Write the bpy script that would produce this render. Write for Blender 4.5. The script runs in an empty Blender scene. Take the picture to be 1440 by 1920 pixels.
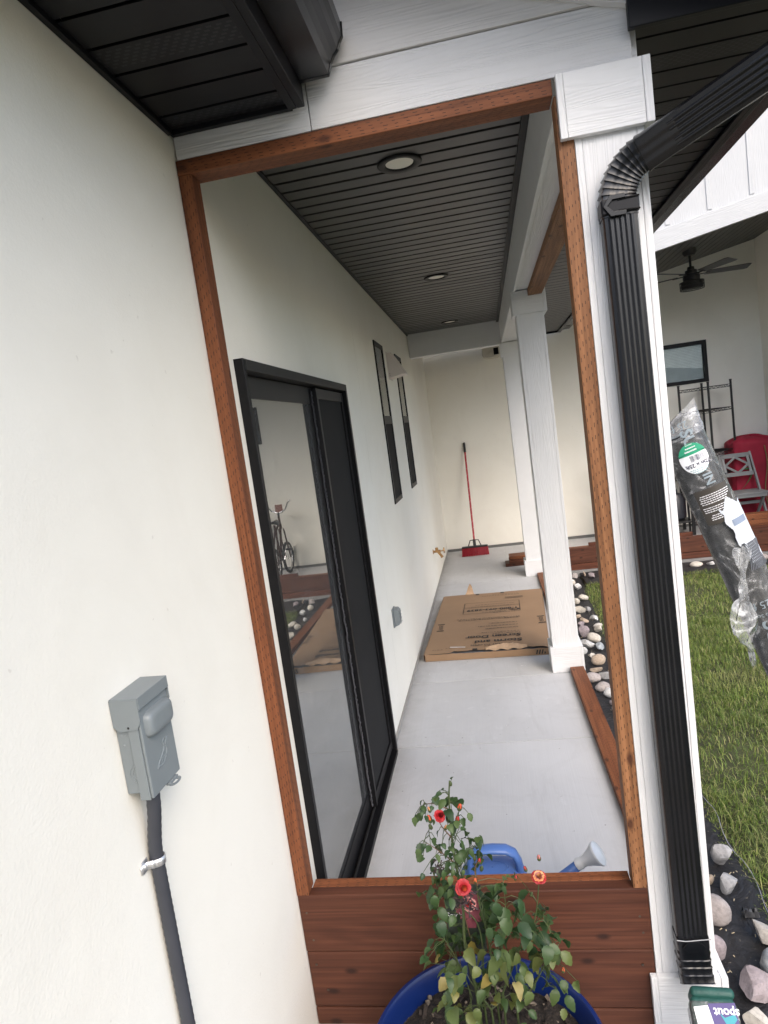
import bpy, bmesh, math, random
import numpy as np
from mathutils import Vector, Matrix, Euler, noise

# ------------------------------------------------------------------ camera, sky, sun, exposure
scene = bpy.context.scene
COL = scene.collection
cam_data = bpy.data.cameras.new("camera")
cam = bpy.data.objects.new("camera", cam_data)
COL.objects.link(cam)
cam_data.sensor_fit = 'HORIZONTAL'
cam_data.sensor_width = 36.0
cam_data.lens = 30.9866
cam_data.clip_start = 0.02
cam_data.clip_end = 600.0
RX = Vector((0.979544, 0.147755, -0.136608))
DN = Vector((-0.116741, -0.135686, -0.98385))
FW = Vector((-0.163904, 0.979672, -0.115661))
m3 = Matrix((RX, -DN, -FW)).transposed()
cam.matrix_world = Matrix.Translation((0.72, 0.0, 1.77)) @ m3.to_4x4()
scene.camera = cam

world = bpy.data.worlds.new("World")
scene.world = world
world.use_nodes = True
wn = world.node_tree.nodes
wl = world.node_tree.links
wn.clear()
w_out = wn.new('ShaderNodeOutputWorld')
w_bg = wn.new('ShaderNodeBackground')
w_hs = wn.new('ShaderNodeHueSaturation')
w_sky = wn.new('ShaderNodeTexSky')
w_sky.sky_type = 'NISHITA'
w_sky.sun_disc = False
SUN_EL, SUN_AZ = math.radians(43), math.radians(153)     # azimuth clockwise from +Y
w_sky.sun_elevation = SUN_EL
w_sky.sun_rotation = SUN_AZ
w_sky.air_density = 1.0
w_sky.dust_density = 3.0
w_sky.ozone_density = 1.0
w_hs.inputs['Saturation'].default_value = 1.1
w_bg.inputs['Strength'].default_value = 0.15
wl.new(w_sky.outputs['Color'], w_hs.inputs['Color'])
wl.new(w_hs.outputs['Color'], w_bg.inputs['Color'])
wl.new(w_bg.outputs['Background'], w_out.inputs['Surface'])

sun_d = bpy.data.lights.new("sun", 'SUN')
sun = bpy.data.objects.new("sun", sun_d)
COL.objects.link(sun)
sun_d.energy = 0.72
sun_d.angle = math.radians(55)
sun_d.color = (1.0, 0.99, 0.975)
sd = Vector((math.sin(SUN_AZ) * math.cos(SUN_EL), math.cos(SUN_AZ) * math.cos(SUN_EL), math.sin(SUN_EL)))
sun.rotation_euler = sd.to_track_quat('Z', 'Y').to_euler()
sun.location = sd * 30

scene.view_settings.view_transform = 'Standard'
scene.view_settings.look = 'None'
scene.view_settings.gamma = 1.0
scene.view_settings.use_curve_mapping = False
scene.view_settings.exposure = 1.36
scene.render.engine = 'CYCLES'
scene.cycles.max_bounces = 10
scene.cycles.diffuse_bounces = 6
scene.cycles.transparent_max_bounces = 16

rnd = random.Random(7)

# ------------------------------------------------------------------ helpers
def wm(o):
    m = o.matrix_basis.copy()
    if o.parent:
        m = wm(o.parent) @ o.matrix_parent_inverse @ m
    return m

def adopt(o, parent):
    if parent is not None:
        o.parent = parent
        o.matrix_parent_inverse = wm(parent).inverted()
    return o

def tag(o, label=None, cat=None, group=None, kind=None):
    if label: o['label'] = label
    if cat: o['category'] = cat
    if group: o['group'] = group
    if kind: o['kind'] = kind
    return o

def thing(name, label, cat, loc=(0, 0, 0), rz=0.0, group=None):
    o = bpy.data.objects.new(name, None)
    o.empty_display_size = 0.05
    COL.objects.link(o)
    o.location = loc
    o.rotation_euler = (0, 0, rz)
    return tag(o, label, cat, group)

def struct(name, label=None, loc=(0, 0, 0)):
    o = bpy.data.objects.new(name, None)
    o.empty_display_size = 0.05
    COL.objects.link(o)
    o.location = loc
    o['kind'] = 'structure'
    if label: o['label'] = label
    return o

class MB:
    """collects vertices and faces for one mesh"""
    def __init__(s):
        s.v = []; s.f = []; s.mi = []; s.m = 0
    def add(s, vs, fs):
        b = len(s.v)
        s.v += [tuple(p) for p in vs]
        for f in fs:
            s.f.append([b + i for i in f]); s.mi.append(s.m)
        return s
    def box(s, x0, x1, y0, y1, z0, z1, M=None):
        vs = [Vector(p) for p in ((x0,y0,z0),(x1,y0,z0),(x1,y1,z0),(x0,y1,z0),(x0,y0,z1),(x1,y0,z1),(x1,y1,z1),(x0,y1,z1))]
        if M is not None: vs = [M @ p for p in vs]
        return s.add(vs, [(3,2,1,0),(4,5,6,7),(0,1,5,4),(1,2,6,5),(2,3,7,6),(3,0,4,7)])
    def quad(s, a, b, c, d):
        return s.add([a, b, c, d], [(0, 1, 2, 3)])
    def tube(s, path, r, n=10, cap=True):
        path = [Vector(p) for p in path]
        rs = r if isinstance(r, (list, tuple)) else [r] * len(path)
        rings = []
        up = None
        for i, p in enumerate(path):
            t = (path[min(i + 1, len(path) - 1)] - path[max(i - 1, 0)])
            if t.length < 1e-9: t = Vector((0, 0, 1))
            t.normalize()
            if up is None:
                a = Vector((0, 0, 1)) if abs(t.z) < .9 else Vector((1, 0, 0))
                up = t.cross(a).normalized()
            else:
                up = (up - t * up.dot(t))
                if up.length < 1e-6: up = t.orthogonal()
                up.normalize()
            w = t.cross(up)
            rings.append([p + (up * math.cos(2*math.pi*k/n) + w * math.sin(2*math.pi*k/n)) * rs[i] for k in range(n)])
        vs = [q for ring in rings for q in ring]
        fs = []
        for i in range(len(path) - 1):
            for k in range(n):
                fs.append((i*n + k, i*n + (k+1) % n, (i+1)*n + (k+1) % n, (i+1)*n + k))
        if cap:
            fs.append(tuple(range(n - 1, -1, -1)))
            fs.append(tuple((len(path)-1)*n + k for k in range(n)))
        return s.add(vs, fs)
    def bar(s, a, b, w, t, up=(0, 0, 1)):
        a, b = Vector(a), Vector(b)
        d = (b - a).normalized()
        u = Vector(up); u = (u - d * u.dot(d))
        if u.length < 1e-5: u = d.orthogonal()
        u.normalize(); v = d.cross(u)
        M = Matrix((d, v, u)).transposed().to_4x4(); M.translation = (a + b) / 2
        L = (b - a).length
        return s.box(-L/2, L/2, -w/2, w/2, -t/2, t/2, M)
    def lathe(s, prof, n=24, M=None, cap=True):
        vs = []; fs = []
        for (r, z) in prof:
            for k in range(n):
                p = Vector((r * math.cos(2*math.pi*k/n), r * math.sin(2*math.pi*k/n), z))
                vs.append(M @ p if M is not None else p)
        for i in range(len(prof) - 1):
            for k in range(n):
                fs.append((i*n + k, i*n + (k+1) % n, (i+1)*n + (k+1) % n, (i+1)*n + k))
        if cap:
            fs.append(tuple(range(n - 1, -1, -1)))
            fs.append(tuple((len(prof)-1)*n + k for k in range(n)))
        return s.add(vs, fs)
    def prism(s, prof, a, b, M=None, closed=True):
        """prof: 2D list; extruded along local X from a to b; prof = (y, z)"""
        n = len(prof)
        vs = [Vector((a, y, z)) for y, z in prof] + [Vector((b, y, z)) for y, z in prof]
        if M is not None: vs = [M @ p for p in vs]
        k = n if closed else n - 1
        fs = [(i, (i+1) % n, n + (i+1) % n, n + i) for i in range(k)]
        if closed:
            fs.append(tuple(range(n - 1, -1, -1))); fs.append(tuple(range(n, 2*n)))
        return s.add(vs, fs)
    def mesh(s, name, mats, smooth=False, fix=True):
        me = bpy.data.meshes.new(name)
        me.from_pydata(s.v, [], s.f)
        for m in (mats if isinstance(mats, (list, tuple)) else [mats]):
            me.materials.append(m)
        me.polygons.foreach_set('material_index', s.mi)
        if fix:
            bm = bmesh.new(); bm.from_mesh(me)
            bmesh.ops.recalc_face_normals(bm, faces=bm.faces)
            bm.to_mesh(me); bm.free()
        if smooth:
            me.polygons.foreach_set('use_smooth', [True] * len(me.polygons))
        me.update()
        return me
    def build(s, name, mats, parent=None, smooth=False, bevel=0, M=None, fix=True, auto=None):
        me = s.mesh(name, mats, smooth, fix)
        return place(name, me, parent, M, bevel, auto)

def place(name, me, parent=None, M=None, bevel=0, auto=None):
    o = bpy.data.objects.new(name, me)
    COL.objects.link(o)
    if M is not None: o.matrix_basis = M
    if bevel:
        b = o.modifiers.new('bevel', 'BEVEL')
        b.width = bevel; b.segments = 2; b.limit_method = 'ANGLE'; b.angle_limit = math.radians(50)
        b.use_clamp_overlap = True
    if auto:
        try:
            me.set_sharp_from_angle(angle=math.radians(auto))
        except Exception:
            pass
    adopt(o, parent)
    return o

AX = {'X': Matrix.Identity(3),
      'Y': Matrix(((0, -1, 0), (1, 0, 0), (0, 0, 1))),
      'Z': Matrix(((0, 0, -1), (0, 1, 0), (1, 0, 0)))}

def boxpart(name, x0, x1, y0, y1, z0, z1, mat, parent=None, axis='X', bevel=0.002, rot=None):
    """a box whose local X runs along its length (so grain follows it)"""
    R = AX[axis]
    c = Vector(((x0+x1)/2, (y0+y1)/2, (z0+z1)/2))
    d = R.transposed() @ Vector((x1-x0, y1-y0, z1-z0))
    d = Vector((abs(d.x), abs(d.y), abs(d.z)))
    mb = MB().box(-d.x/2, d.x/2, -d.y/2, d.y/2, -d.z/2, d.z/2)
    M = R.to_4x4()
    if rot is not None: M = rot.to_4x4() @ M
    M.translation = c
    return mb.build(name, mat, parent, bevel=bevel, M=M)

def beam_between(name, a, b, w, t, mat, parent=None, up=(0, 0, 1), bevel=0.002):
    a, b = Vector(a), Vector(b)
    d = (b - a).normalized(); u = Vector(up); u = (u - d*u.dot(d)).normalized(); v = u.cross(d)
    M = Matrix((d, v, u)).transposed().to_4x4(); M.translation = (a+b)/2
    L = (b-a).length
    return MB().box(-L/2, L/2, -w/2, w/2, -t/2, t/2).build(name, mat, parent, bevel=bevel, M=M)

# ------------------------------------------------------------------ materials
class NT:
    def __init__(s, name):
        s.m = bpy.data.materials.new(name); s.m.use_nodes = True
        s.n = s.m.node_tree.nodes; s.l = s.m.node_tree.links
        s.n.clear()
        s.out = s.n.new('ShaderNodeOutputMaterial')
        s.b = s.n.new('ShaderNodeBsdfPrincipled')
        s.l.new(s.b.outputs[0], s.out.inputs[0])
    def new(s, t, **k):
        n = s.n.new('ShaderNode' + t)
        for a, v in k.items(): setattr(n, a, v)
        return n
    def set(s, **k):
        for a, v in k.items():
            i = s.b.inputs[a.replace('_', ' ')]
            if hasattr(v, 'is_output'): s.l.new(v, i)
            else: i.default_value = v if not (isinstance(v, tuple) and len(v) == 3) else (*v, 1)
    def link(s, a, b): s.l.new(a, b)
    def coord(s, which='Object', scale=(1, 1, 1), rand=True):
        tc = s.new('TexCoord'); mp = s.new('Mapping')
        mp.inputs['Scale'].default_value = scale
        src = tc.outputs[which]
        if rand:
            oi = s.new('ObjectInfo'); va = s.new('VectorMath', operation='ADD')
            mu = s.new('VectorMath', operation='SCALE'); mu.inputs['Scale'].default_value = 37.0
            co = s.new('CombineXYZ')
            for i in range(3): s.link(oi.outputs['Random'], co.inputs[i])
            s.link(co.outputs[0], mu.inputs[0])
            s.link(src, mp.inputs['Vector'])
            s.link(mp.outputs[0], va.inputs[0]); s.link(mu.outputs[0], va.inputs[1])
            return va.outputs[0]
        s.link(src, mp.inputs['Vector'])
        return mp.outputs[0]
    def noise(s, vec, scale=5, detail=3, rough=.55, dist=0):
        n = s.new('TexNoise'); n.inputs['Scale'].default_value = scale
        n.inputs['Detail'].default_value = detail; n.inputs['Roughness'].default_value = rough
        n.inputs['Distortion'].default_value = dist
        s.link(vec, n.inputs['Vector']); return n.outputs['Fac']
    def ramp(s, fac, stops):
        r = s.new('ValToRGB'); e = r.color_ramp.elements
        while len(e) < len(stops): e.new(0.5)
        for el, (p, c) in zip(e, stops):
            el.position = p; el.color = (*c, 1) if len(c) == 3 else c
        s.link(fac, r.inputs[0]); return r.outputs['Color']
    def math(s, op, a, b=None, c=None, clamp=False):
        n = s.new('Math', operation=op, use_clamp=clamp)
        for i, x in enumerate((a, b, c)):
            if x is None: continue
            if hasattr(x, 'is_output'): s.link(x, n.inputs[i])
            else: n.inputs[i].default_value = x
        return n.outputs[0]
    def mix(s, fac, a, b, mode='MIX'):
        n = s.new('Mix', data_type='RGBA', blend_type=mode)
        for k, x in ((0, fac), (6, a), (7, b)):
            if hasattr(x, 'is_output'): s.link(x, n.inputs[k])
            else: n.inputs[k].default_value = x if not isinstance(x, tuple) else (*x, 1)[:4]
        return n.outputs[2]
    def bump(s, h, strength=.3, dist=.005, prev=None):
        b = s.new('Bump'); b.inputs['Strength'].default_value = strength; b.inputs['Distance'].default_value = dist
        s.link(h, b.inputs['Height'])
        if prev is not None: s.link(prev, b.inputs['Normal'])
        s.link(b.outputs[0], s.b.inputs['Normal']); return b.outputs[0]

def simple(name, c, rough=.5, metal=0.0, var=.06, vscale=12, bump=0.0, bscale=60, spec=.5):
    t = NT(name)
    v = t.coord()
    f = t.noise(v, vscale, 4)
    lo = tuple(x*(1-var) for x in c); hi = tuple(min(1, x*(1+var)) for x in c)
    t.set(Base_Color=t.ramp(f, [(.3, lo), (.7, hi)]), Roughness=rough, Metallic=metal)
    t.b.inputs['Specular IOR Level'].default_value = spec
    if bump: t.bump(t.noise(v, bscale, 3), bump, .003)
    return t.m

def mk_stucco():
    t = NT('stucco'); v = t.coord(rand=False)
    big = t.noise(v, 1.1, 4); mid = t.noise(v, 7, 5, .6); fine = t.noise(v, 160, 3, .7)
    col = t.ramp(big, [(.3, (.815, .788, .708)), (.7, (.85, .83, .758))])
    sc = t.noise(t.coord(scale=(1, .6, 2.2), rand=False), 9, 6, .7, 1.2)
    mask = t.ramp(sc, [(.70, (0, 0, 0)), (.80, (1, 1, 1))])
    col = t.mix(t.math('MULTIPLY', mask, .22), col, (.62, .60, .55))
    # dust splashed up near the slab
    sp = t.new('SeparateXYZ'); t.link(t.coord(rand=False), sp.inputs[0])
    lowz = t.math('MULTIPLY', t.math('SUBTRACT', .35, sp.outputs[2], clamp=True), t.math('MULTIPLY', mid, 1.0))
    col = t.mix(t.math('MULTIPLY', lowz, 1.0, clamp=True), col, (.55, .52, .47))
    t.set(Base_Color=col, Roughness=.85)
    t.b.inputs['Specular IOR Level'].default_value = .2
    tro = t.noise(t.coord(scale=(1, 1.0, 2.6), rand=False), 16, 6, .68, 2.2)
    n1 = t.bump(t.noise(v, 5, 5, .6), .22, .012)
    n2 = t.bump(tro, .13, .005, n1)
    t.bump(fine, .24, .0025, n2)
    fl = t.noise(v, 38, 2, .5)
    col = t.mix(t.math('MULTIPLY', t.ramp(fl, [(.735, (0, 0, 0)), (.76, (1, 1, 1))]), .30), col, (.50, .46, .40))
    wm_ = t.noise(t.coord(scale=(1, .8, .8), rand=False), 2.4, 5, .62, .8)
    col = t.mix(t.math('MULTIPLY', t.ramp(wm_, [(.35, (1, 1, 1)), (.55, (0, 0, 0))]), .10), col, (.60, .56, .48))
    t.set(Base_Color=col)
    return t.m

def mk_trim(name='painted_trim', c=(.70, .705, .71), freq=46, strength=.26, cs=(1.2, 24, 24)):
    """white painted engineered wood with embossed cedar grain: contour lines of a stretched noise"""
    t = NT(name)
    v = t.coord(scale=cs)
    f = t.noise(v, 1.0, 2.0, .45)
    g = t.math('SINE', t.math('MULTIPLY', f, freq * 2.0))
    fine = t.noise(t.coord(scale=(6, 120, 120)), 1.0, 2)
    h = t.math('ADD', t.math('MULTIPLY', g, .5), t.math('MULTIPLY', fine, .5))
    d = t.noise(t.coord(scale=(2, 2, 2)), 3.0, 4)
    t.set(Base_Color=t.ramp(d, [(.3, tuple(x*.95 for x in c)), (.7, c)]), Roughness=.55)
    t.bump(h, strength, .0028)
    return t.m

def mk_lumber(name, lo, hi, dash=True, bumps=.25, knot=(.05, .016, .008), lines=.55):
    """stained pressure-treated wood: long grain, incision dashes, a few knots"""
    t = NT(name)
    v = t.coord(scale=(1.3, 52, 52))
    grain = t.noise(v, 1.0, 5, .6, .4)
    ring = t.math('SINE', t.math('MULTIPLY', t.noise(t.coord(scale=(.7, 7, 7)), 1.0, 2, .4), 90.0))
    col = t.ramp(grain, [(.28, lo), (.5, tuple((a+b)/2 for a, b in zip(lo, hi))), (.74, hi)])
    col = t.mix(t.math('MULTIPLY', t.math('ADD', ring, 1.0), .13), col, tuple(x*.45 for x in lo))
    blot = t.noise(t.coord(scale=(3, 7, 7)), 1.3, 3)
    col = t.mix(t.ramp(blot, [(.45, (0, 0, 0)), (.8, (.35, .35, .35))]), col, tuple(x*.6 for x in lo))
    line = t.noise(t.coord(scale=(2.2, 150, 150)), 1.0, 3, .6)
    col = t.mix(t.ramp(line, [(.52, (0, 0, 0)), (.66, (lines,)*3)]), col, tuple(x*.42 for x in lo))
    # knots
    vo = t.new('TexVoronoi'); vo.inputs['Scale'].default_value = 1.0; vo.voronoi_dimensions = '2D'
    s2 = t.new('SeparateXYZ'); t.link(t.coord(), s2.inputs[0]); c2 = t.new('CombineXYZ')
    t.link(t.math('MULTIPLY', s2.outputs[0], 5.5), c2.inputs[0]); t.link(t.math('MULTIPLY', t.math('ADD', s2.outputs[1], s2.outputs[2]), 11.0), c2.inputs[1])
    t.link(c2.outputs[0], vo.inputs['Vector'])
    kn = t.ramp(vo.outputs['Distance'], [(.05, (1, 1, 1)), (.14, (0, 0, 0))])
    pick = t.math('GREATER_THAN', vo.outputs['Color'], .62)
    col = t.mix(t.math('MULTIPLY', t.math('MULTIPLY', kn, pick), .85), col, knot)
    h = t.math('MULTIPLY', grain, 1.0)
    if dash:
        sp = t.new('SeparateXYZ'); t.link(t.coord(rand=False), sp.inputs[0])
        w = t.math('MULTIPLY', t.math('ADD', sp.outputs[1], sp.outputs[2]), 1/.0078)
        row = t.math('FLOOR', w)
        wn_ = t.new('TexWhiteNoise', noise_dimensions='1D'); t.link(row, wn_.inputs['W'])
        u = t.math('ADD', t.math('MULTIPLY', sp.outputs[0], 1/.030), t.math('MULTIPLY', wn_.outputs['Value'], 7.0))
        fu = t.math('FRACT', u); fw = t.math('ABSOLUTE', t.math('SUBTRACT', t.math('FRACT', w), .5))
        jit = t.noise(t.coord(scale=(60, 60, 60), rand=False), 1.0, 1)
        mk = t.math('MULTIPLY', t.math('LESS_THAN', fu, t.math('MULTIPLY', jit, .62)), t.math('LESS_THAN', fw, .11))
        col = t.mix(t.math('MULTIPLY', mk, .85), col, (.03, .012, .007))
        h = t.math('SUBTRACT', h, t.math('MULTIPLY', mk, 1.2))
    t.set(Base_Color=col, Roughness=.62)
    t.b.inputs['Specular IOR Level'].default_value = .3
    t.bump(h, bumps, .003)
    return t.m

def mk_soffit(name, c, vented=False, rough=.42):
    t = NT(name)
    v = t.coord()
    d = t.noise(v, 2.5, 4)
    t.set(Base_Color=t.ramp(d, [(.3, tuple(x*.85 for x in c)), (.7, tuple(x*1.1 for x in c))]), Roughness=rough)
    t.b.inputs['Specular IOR Level'].default_value = .25
    if vented:
        sp = t.new('SeparateXYZ'); t.link(t.coord(rand=False), sp.inputs[0])
        w = t.math('MULTIPLY', sp.outputs[1], 1/.011)
        u = t.math('ADD', t.math('MULTIPLY', sp.outputs[0], 1/.022), t.math('MULTIPLY', t.math('FLOOR', w), .37))
        a = t.math('LESS_THAN', t.math('FRACT', u), .5)
        b = t.math('LESS_THAN', t.math('ABSOLUTE', t.math('SUBTRACT', t.math('FRACT', w), .5)), .27)
        side = t.math('LESS_THAN', t.math('ABSOLUTE', sp.outputs[1]), .036)
        mk = t.math('MULTIPLY', t.math('MULTIPLY', a, b), side)
        col = t.mix(t.math('MULTIPLY', mk, .85), c, (.004, .004, .004) if c[0] > .03 else (.030, .031, .035))  # on black soffit the marks are paler: light caught by louvres, painted in
        t.set(Base_Color=col)
        t.bump(mk, .9, .003)
    else:
        t.bump(t.noise(t.coord(scale=(1, 4, 1)), 3, 2), .12, .004)
    return t.m

def mk_concrete():
    t = NT('broomed_concrete')
    v = t.coord(rand=False)
    a = t.noise(v, 1.3, 5, .6); b = t.noise(v, 9, 5, .65)
    col = t.ramp(a, [(.3, (.47, .472, .478)), (.7, (.555, .557, .562))])
    col = t.mix(t.math('MULTIPLY', t.ramp(b, [(.62, (0, 0, 0)), (.78, (1, 1, 1))]), .35), col, (.78, .78, .78))
    sp = t.noise(v, 46, 2, .5)
    col = t.mix(t.math('MULTIPLY', t.ramp(sp, [(.755, (0, 0, 0)), (.775, (1, 1, 1))]), .75), col, (.09, .085, .08))
    st = t.noise(t.coord(scale=(.9, 5, 1), rand=False), 1.0, 5, .65, 1.5)
    col = t.mix(t.math('MULTIPLY', t.ramp(st, [(.55, (0, 0, 0)), (.72, (1, 1, 1))]), .34), col, (.33, .325, .32))
    streak = t.noise(t.coord(scale=(2.0, 170, 2.0), rand=False), 1.0, 3)
    col = t.mix(t.math('MULTIPLY', streak, .30), col, (.38, .385, .395))
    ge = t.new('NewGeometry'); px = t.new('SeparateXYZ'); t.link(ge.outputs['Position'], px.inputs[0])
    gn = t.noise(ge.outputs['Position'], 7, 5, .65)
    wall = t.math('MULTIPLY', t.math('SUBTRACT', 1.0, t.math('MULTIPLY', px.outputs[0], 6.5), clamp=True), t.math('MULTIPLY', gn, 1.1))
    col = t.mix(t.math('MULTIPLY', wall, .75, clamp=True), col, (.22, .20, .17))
    sm = t.noise(ge.outputs['Position'], 2.3, 6, .7, 1.8)
    col = t.mix(t.math('MULTIPLY', t.ramp(sm, [(.50, (0, 0, 0)), (.60, (1, 1, 1)), (.66, (.2, .2, .2))]), .10), col, (.30, .29, .275))
    wh = t.noise(ge.outputs['Position'], 17, 3, .6, .6)
    col = t.mix(t.math('MULTIPLY', t.ramp(wh, [(.735, (0, 0, 0)), (.75, (1, 1, 1))]), .7), col, (.86, .86, .85))
    t.set(Base_Color=col, Roughness=.9)
    t.b.inputs['Specular IOR Level'].default_value = .25
    t.bump(streak, .22, .003)
    return t.m

def mk_glass(name, ior=2.7, tint=(.86, .92, .90), add=.28):
    t = NT(name); t.n.remove(t.b)
    fr = t.new('Fresnel'); fr.inputs['IOR'].default_value = ior
    tr = t.new('BsdfTransparent'); tr.inputs['Color'].default_value = (*tint, 1)
    gl = t.new('BsdfGlossy'); gl.inputs['Roughness'].default_value = 0.0
    gl.inputs['Color'].default_value = (.92, .94, .93, 1)
    mx = t.new('MixShader')
    t.link(t.math('MULTIPLY_ADD', fr.outputs[0], 1 - add, add, clamp=True), mx.inputs[0]); t.link(tr.outputs[0], mx.inputs[1]); t.link(gl.outputs[0], mx.inputs[2])
    if add > .1:
        df = t.new('BsdfDiffuse'); df.inputs['Color'].default_value = (.75, .75, .76, 1)
        du = t.noise(t.coord(rand=False), 6, 6, .7, 1.5)
        m2 = t.new('MixShader'); t.link(t.ramp(du, [(.35, (.035,)*3), (.60, (.05,)*3), (.72, (.13,)*3)]), m2.inputs[0])
        t.link(mx.outputs[0], m2.inputs[1]); t.link(df.outputs[0], m2.inputs[2]); mx = m2
    t.link(mx.outputs[0], t.out.inputs[0])
    return t.m

def mk_film(name, white=.0, gloss_ior=1.32, color=(.93, .93, .92), bmp=.8):
    """thin clear plastic: mostly transparent, milky share, glossy"""
    t = NT(name); t.n.remove(t.b)
    fr = t.new('Fresnel'); fr.inputs['IOR'].default_value = gloss_ior
    tr = t.new('BsdfTransparent'); tr.inputs['Color'].default_value = (.96, .96, .955, 1)
    gl = t.new('BsdfGlossy'); gl.inputs['Roughness'].default_value = .12
    df = t.new('BsdfDiffuse'); df.inputs['Color'].default_value = (*color, 1)
    m1 = t.new('MixShader')
    v = t.coord(scale=(1, 1, 1))
    n = t.noise(v, 15, 5, .62, 2.4)
    cr = t.ramp(n, [(.40, (white*.35,)*3), (.56, (white*.8,)*3), (.66, (min(1, white*1.9+.12),)*3)])
    t.link(cr, m1.inputs[0])
    t.link(tr.outputs[0], m1.inputs[1]); t.link(df.outputs[0], m1.inputs[2])
    mx = t.new('MixShader')
    t.link(fr.outputs[0], mx.inputs[0]); t.link(m1.outputs[0], mx.inputs[1]); t.link(gl.outputs[0], mx.inputs[2])
    t.link(mx.outputs[0], t.out.inputs[0])
    bp = t.new('Bump'); bp.inputs['Strength'].default_value = bmp; bp.inputs['Distance'].default_value = .004
    t.link(n, bp.inputs['Height'])
    for nd in (gl, fr): t.link(bp.outputs[0], nd.inputs['Normal'])
    return t.m

def mk_leaf(name, stops, rough=.5, trans=.25):
    t = NT(name)
    oi = t.new('ObjectInfo')
    c = t.ramp(oi.outputs['Random'], stops)
    sp = t.new('SeparateXYZ'); t.link(t.coord(rand=False), sp.inputs[0])
    vein = t.math('LESS_THAN', t.math('ABSOLUTE', sp.outputs[1]), .0006)
    c = t.mix(t.math('MULTIPLY', vein, .35), c, (.16, .22, .07))
    n = t.noise(t.coord(), 90, 3)
    c = t.mix(t.math('MULTIPLY', n, .25), c, (.02, .04, .012))
    t.set(Base_Color=c, Roughness=rough)
    tl = t.new('BsdfTranslucent'); t.link(c, tl.inputs['Color'])
    mx = t.new('MixShader'); mx.inputs[0].default_value = trans
    t.link(t.b.outputs[0], mx.inputs[1]); t.link(tl.outputs[0], mx.inputs[2])
    t.link(mx.outputs[0], t.out.inputs[0])
    return t.m

def mk_grass():
    t = NT('grass_blades')
    g = t.new('NewGeometry')
    v = t.coord(rand=False)
    c = t.ramp(g.outputs['Random Per Island'], [(0, (.075, .13, .020)), (.4, (.175, .265, .042)), (.75, (.31, .38, .085)), (.92, (.48, .45, .18)), (1, (.46, .40, .22))])
    patch = t.noise(v, 1.7, 4, .6)
    c = t.mix(t.ramp(patch, [(.55, (0, 0, 0)), (.72, (.75, .75, .75))]), c, (.34, .30, .16))
    c = t.mix(t.ramp(t.noise(v, .8, 2), [(.4, (0, 0, 0)), (.7, (.5, .5, .5))]), c, (.055, .10, .02))
    t.set(Base_Color=c, Roughness=.55)
    tl = t.new('BsdfTranslucent'); t.link(c, tl.inputs['Color'])
    mx = t.new('MixShader'); mx.inputs[0].default_value = .3
    t.link(t.b.outputs[0], mx.inputs[1]); t.link(tl.outputs[0], mx.inputs[2])
    t.link(mx.outputs[0], t.out.inputs[0])
    return t.m

def mk_rock(name, a, b, c=None, scale=9):
    t = NT(name)
    v = t.coord()
    f = t.noise(v, scale, 6, .65, .4)
    g = t.noise(v, 70, 3, .6)
    col = t.ramp(f, [(.28, a), (.52, tuple((x+y)/2 for x, y in zip(a, b))), (.72, b)])
    if c: col = t.mix(t.ramp(t.noise(v, scale*.8, 3), [(.52, (0, 0, 0)), (.58, (.9, .9, .9))]), col, c)
    col = t.mix(t.math('MULTIPLY', t.ramp(g, [(.35, (1, 1, 1)), (.55, (0, 0, 0))]), .35), col, tuple(x*.4 for x in a))
    t.set(Base_Color=col, Roughness=.85)
    n1 = t.bump(f, .5, .02); t.bump(g, .35, .004, n1)
    return t.m

def mk_fabric():
    t = NT('weed_fabric')
    v = t.coord(rand=False)
    d = t.noise(v, 4, 6, .7); s = t.noise(v, 60, 2)
    col = t.ramp(d, [(.4, (.012, .012, .014)), (.75, (.035, .034, .034))])
    col = t.mix(t.ramp(s, [(.70, (0, 0, 0)), (.76, (.6, .6, .6))]), col, (.22, .19, .15))
    t.set(Base_Color=col, Roughness=.6)
    t.bump(t.noise(v, 14, 4, .6, .8), .8, .02)
    return t.m

def mk_soil():
    t = NT('potting_soil')
    v = t.coord(rand=False)
    d = t.noise(v, 60, 5, .7); s = t.noise(v, 130, 2)
    col = t.ramp(d, [(.35, (.008, .006, .005)), (.6, (.028, .021, .016)), (.8, (.07, .055, .04))])
    t.set(Base_Color=col, Roughness=.95)
    n = t.bump(d, 1.0, .015); t.bump(s, .6, .006, n)
    return t.m

STUCCO = mk_stucco()
TRIM = mk_trim()
TRIM_G = mk_trim('darkened_gable_trim', (.60, .605, .615), 44, .30, (1.2, 24, 24))  # same white trim, colour lowered to offset strong light on the front
TRIM2 = mk_trim('painted_siding', (.57, .56, .55), 52, .26, (.9, 22, 22))
BATTEN = mk_trim('painted_batten', (.43, .435, .44), 46, .3, (1.2, 17, 17))
CEDAR = mk_lumber('cedar_tone_lumber', (.140, .045, .018), (.265, .094, .037))
CEDAR_LIGHT = mk_lumber('light_cedar_lumber', (.185, .078, .032), (.33, .155, .070))
REDWOOD = mk_lumber('dark_red_lumber', (.060, .0195, .0110), (.118, .042, .0215), dash=False, knot=(.016, .006, .004), lines=.35)
REDWOOD2 = mk_lumber('stacked_lumber', (.060, .019, .010), (.14, .045, .022), dash=False)
CEIL = mk_soffit('ceiling_metal', (.086, .085, .084), False, .36)
CEIL_V = mk_soffit('ceiling_metal_vented', (.086, .085, .084), True, .36)
SOFF = mk_soffit('soffit_metal', (.0105, .011, .0135))
SOFF_V = mk_soffit('soffit_metal_vented', (.0105, .011, .0135), True)
FASC = simple('black_painted_metal', (.0065, .007, .0095), .4, 0, .15, 5, 0, 60, .22)
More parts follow.
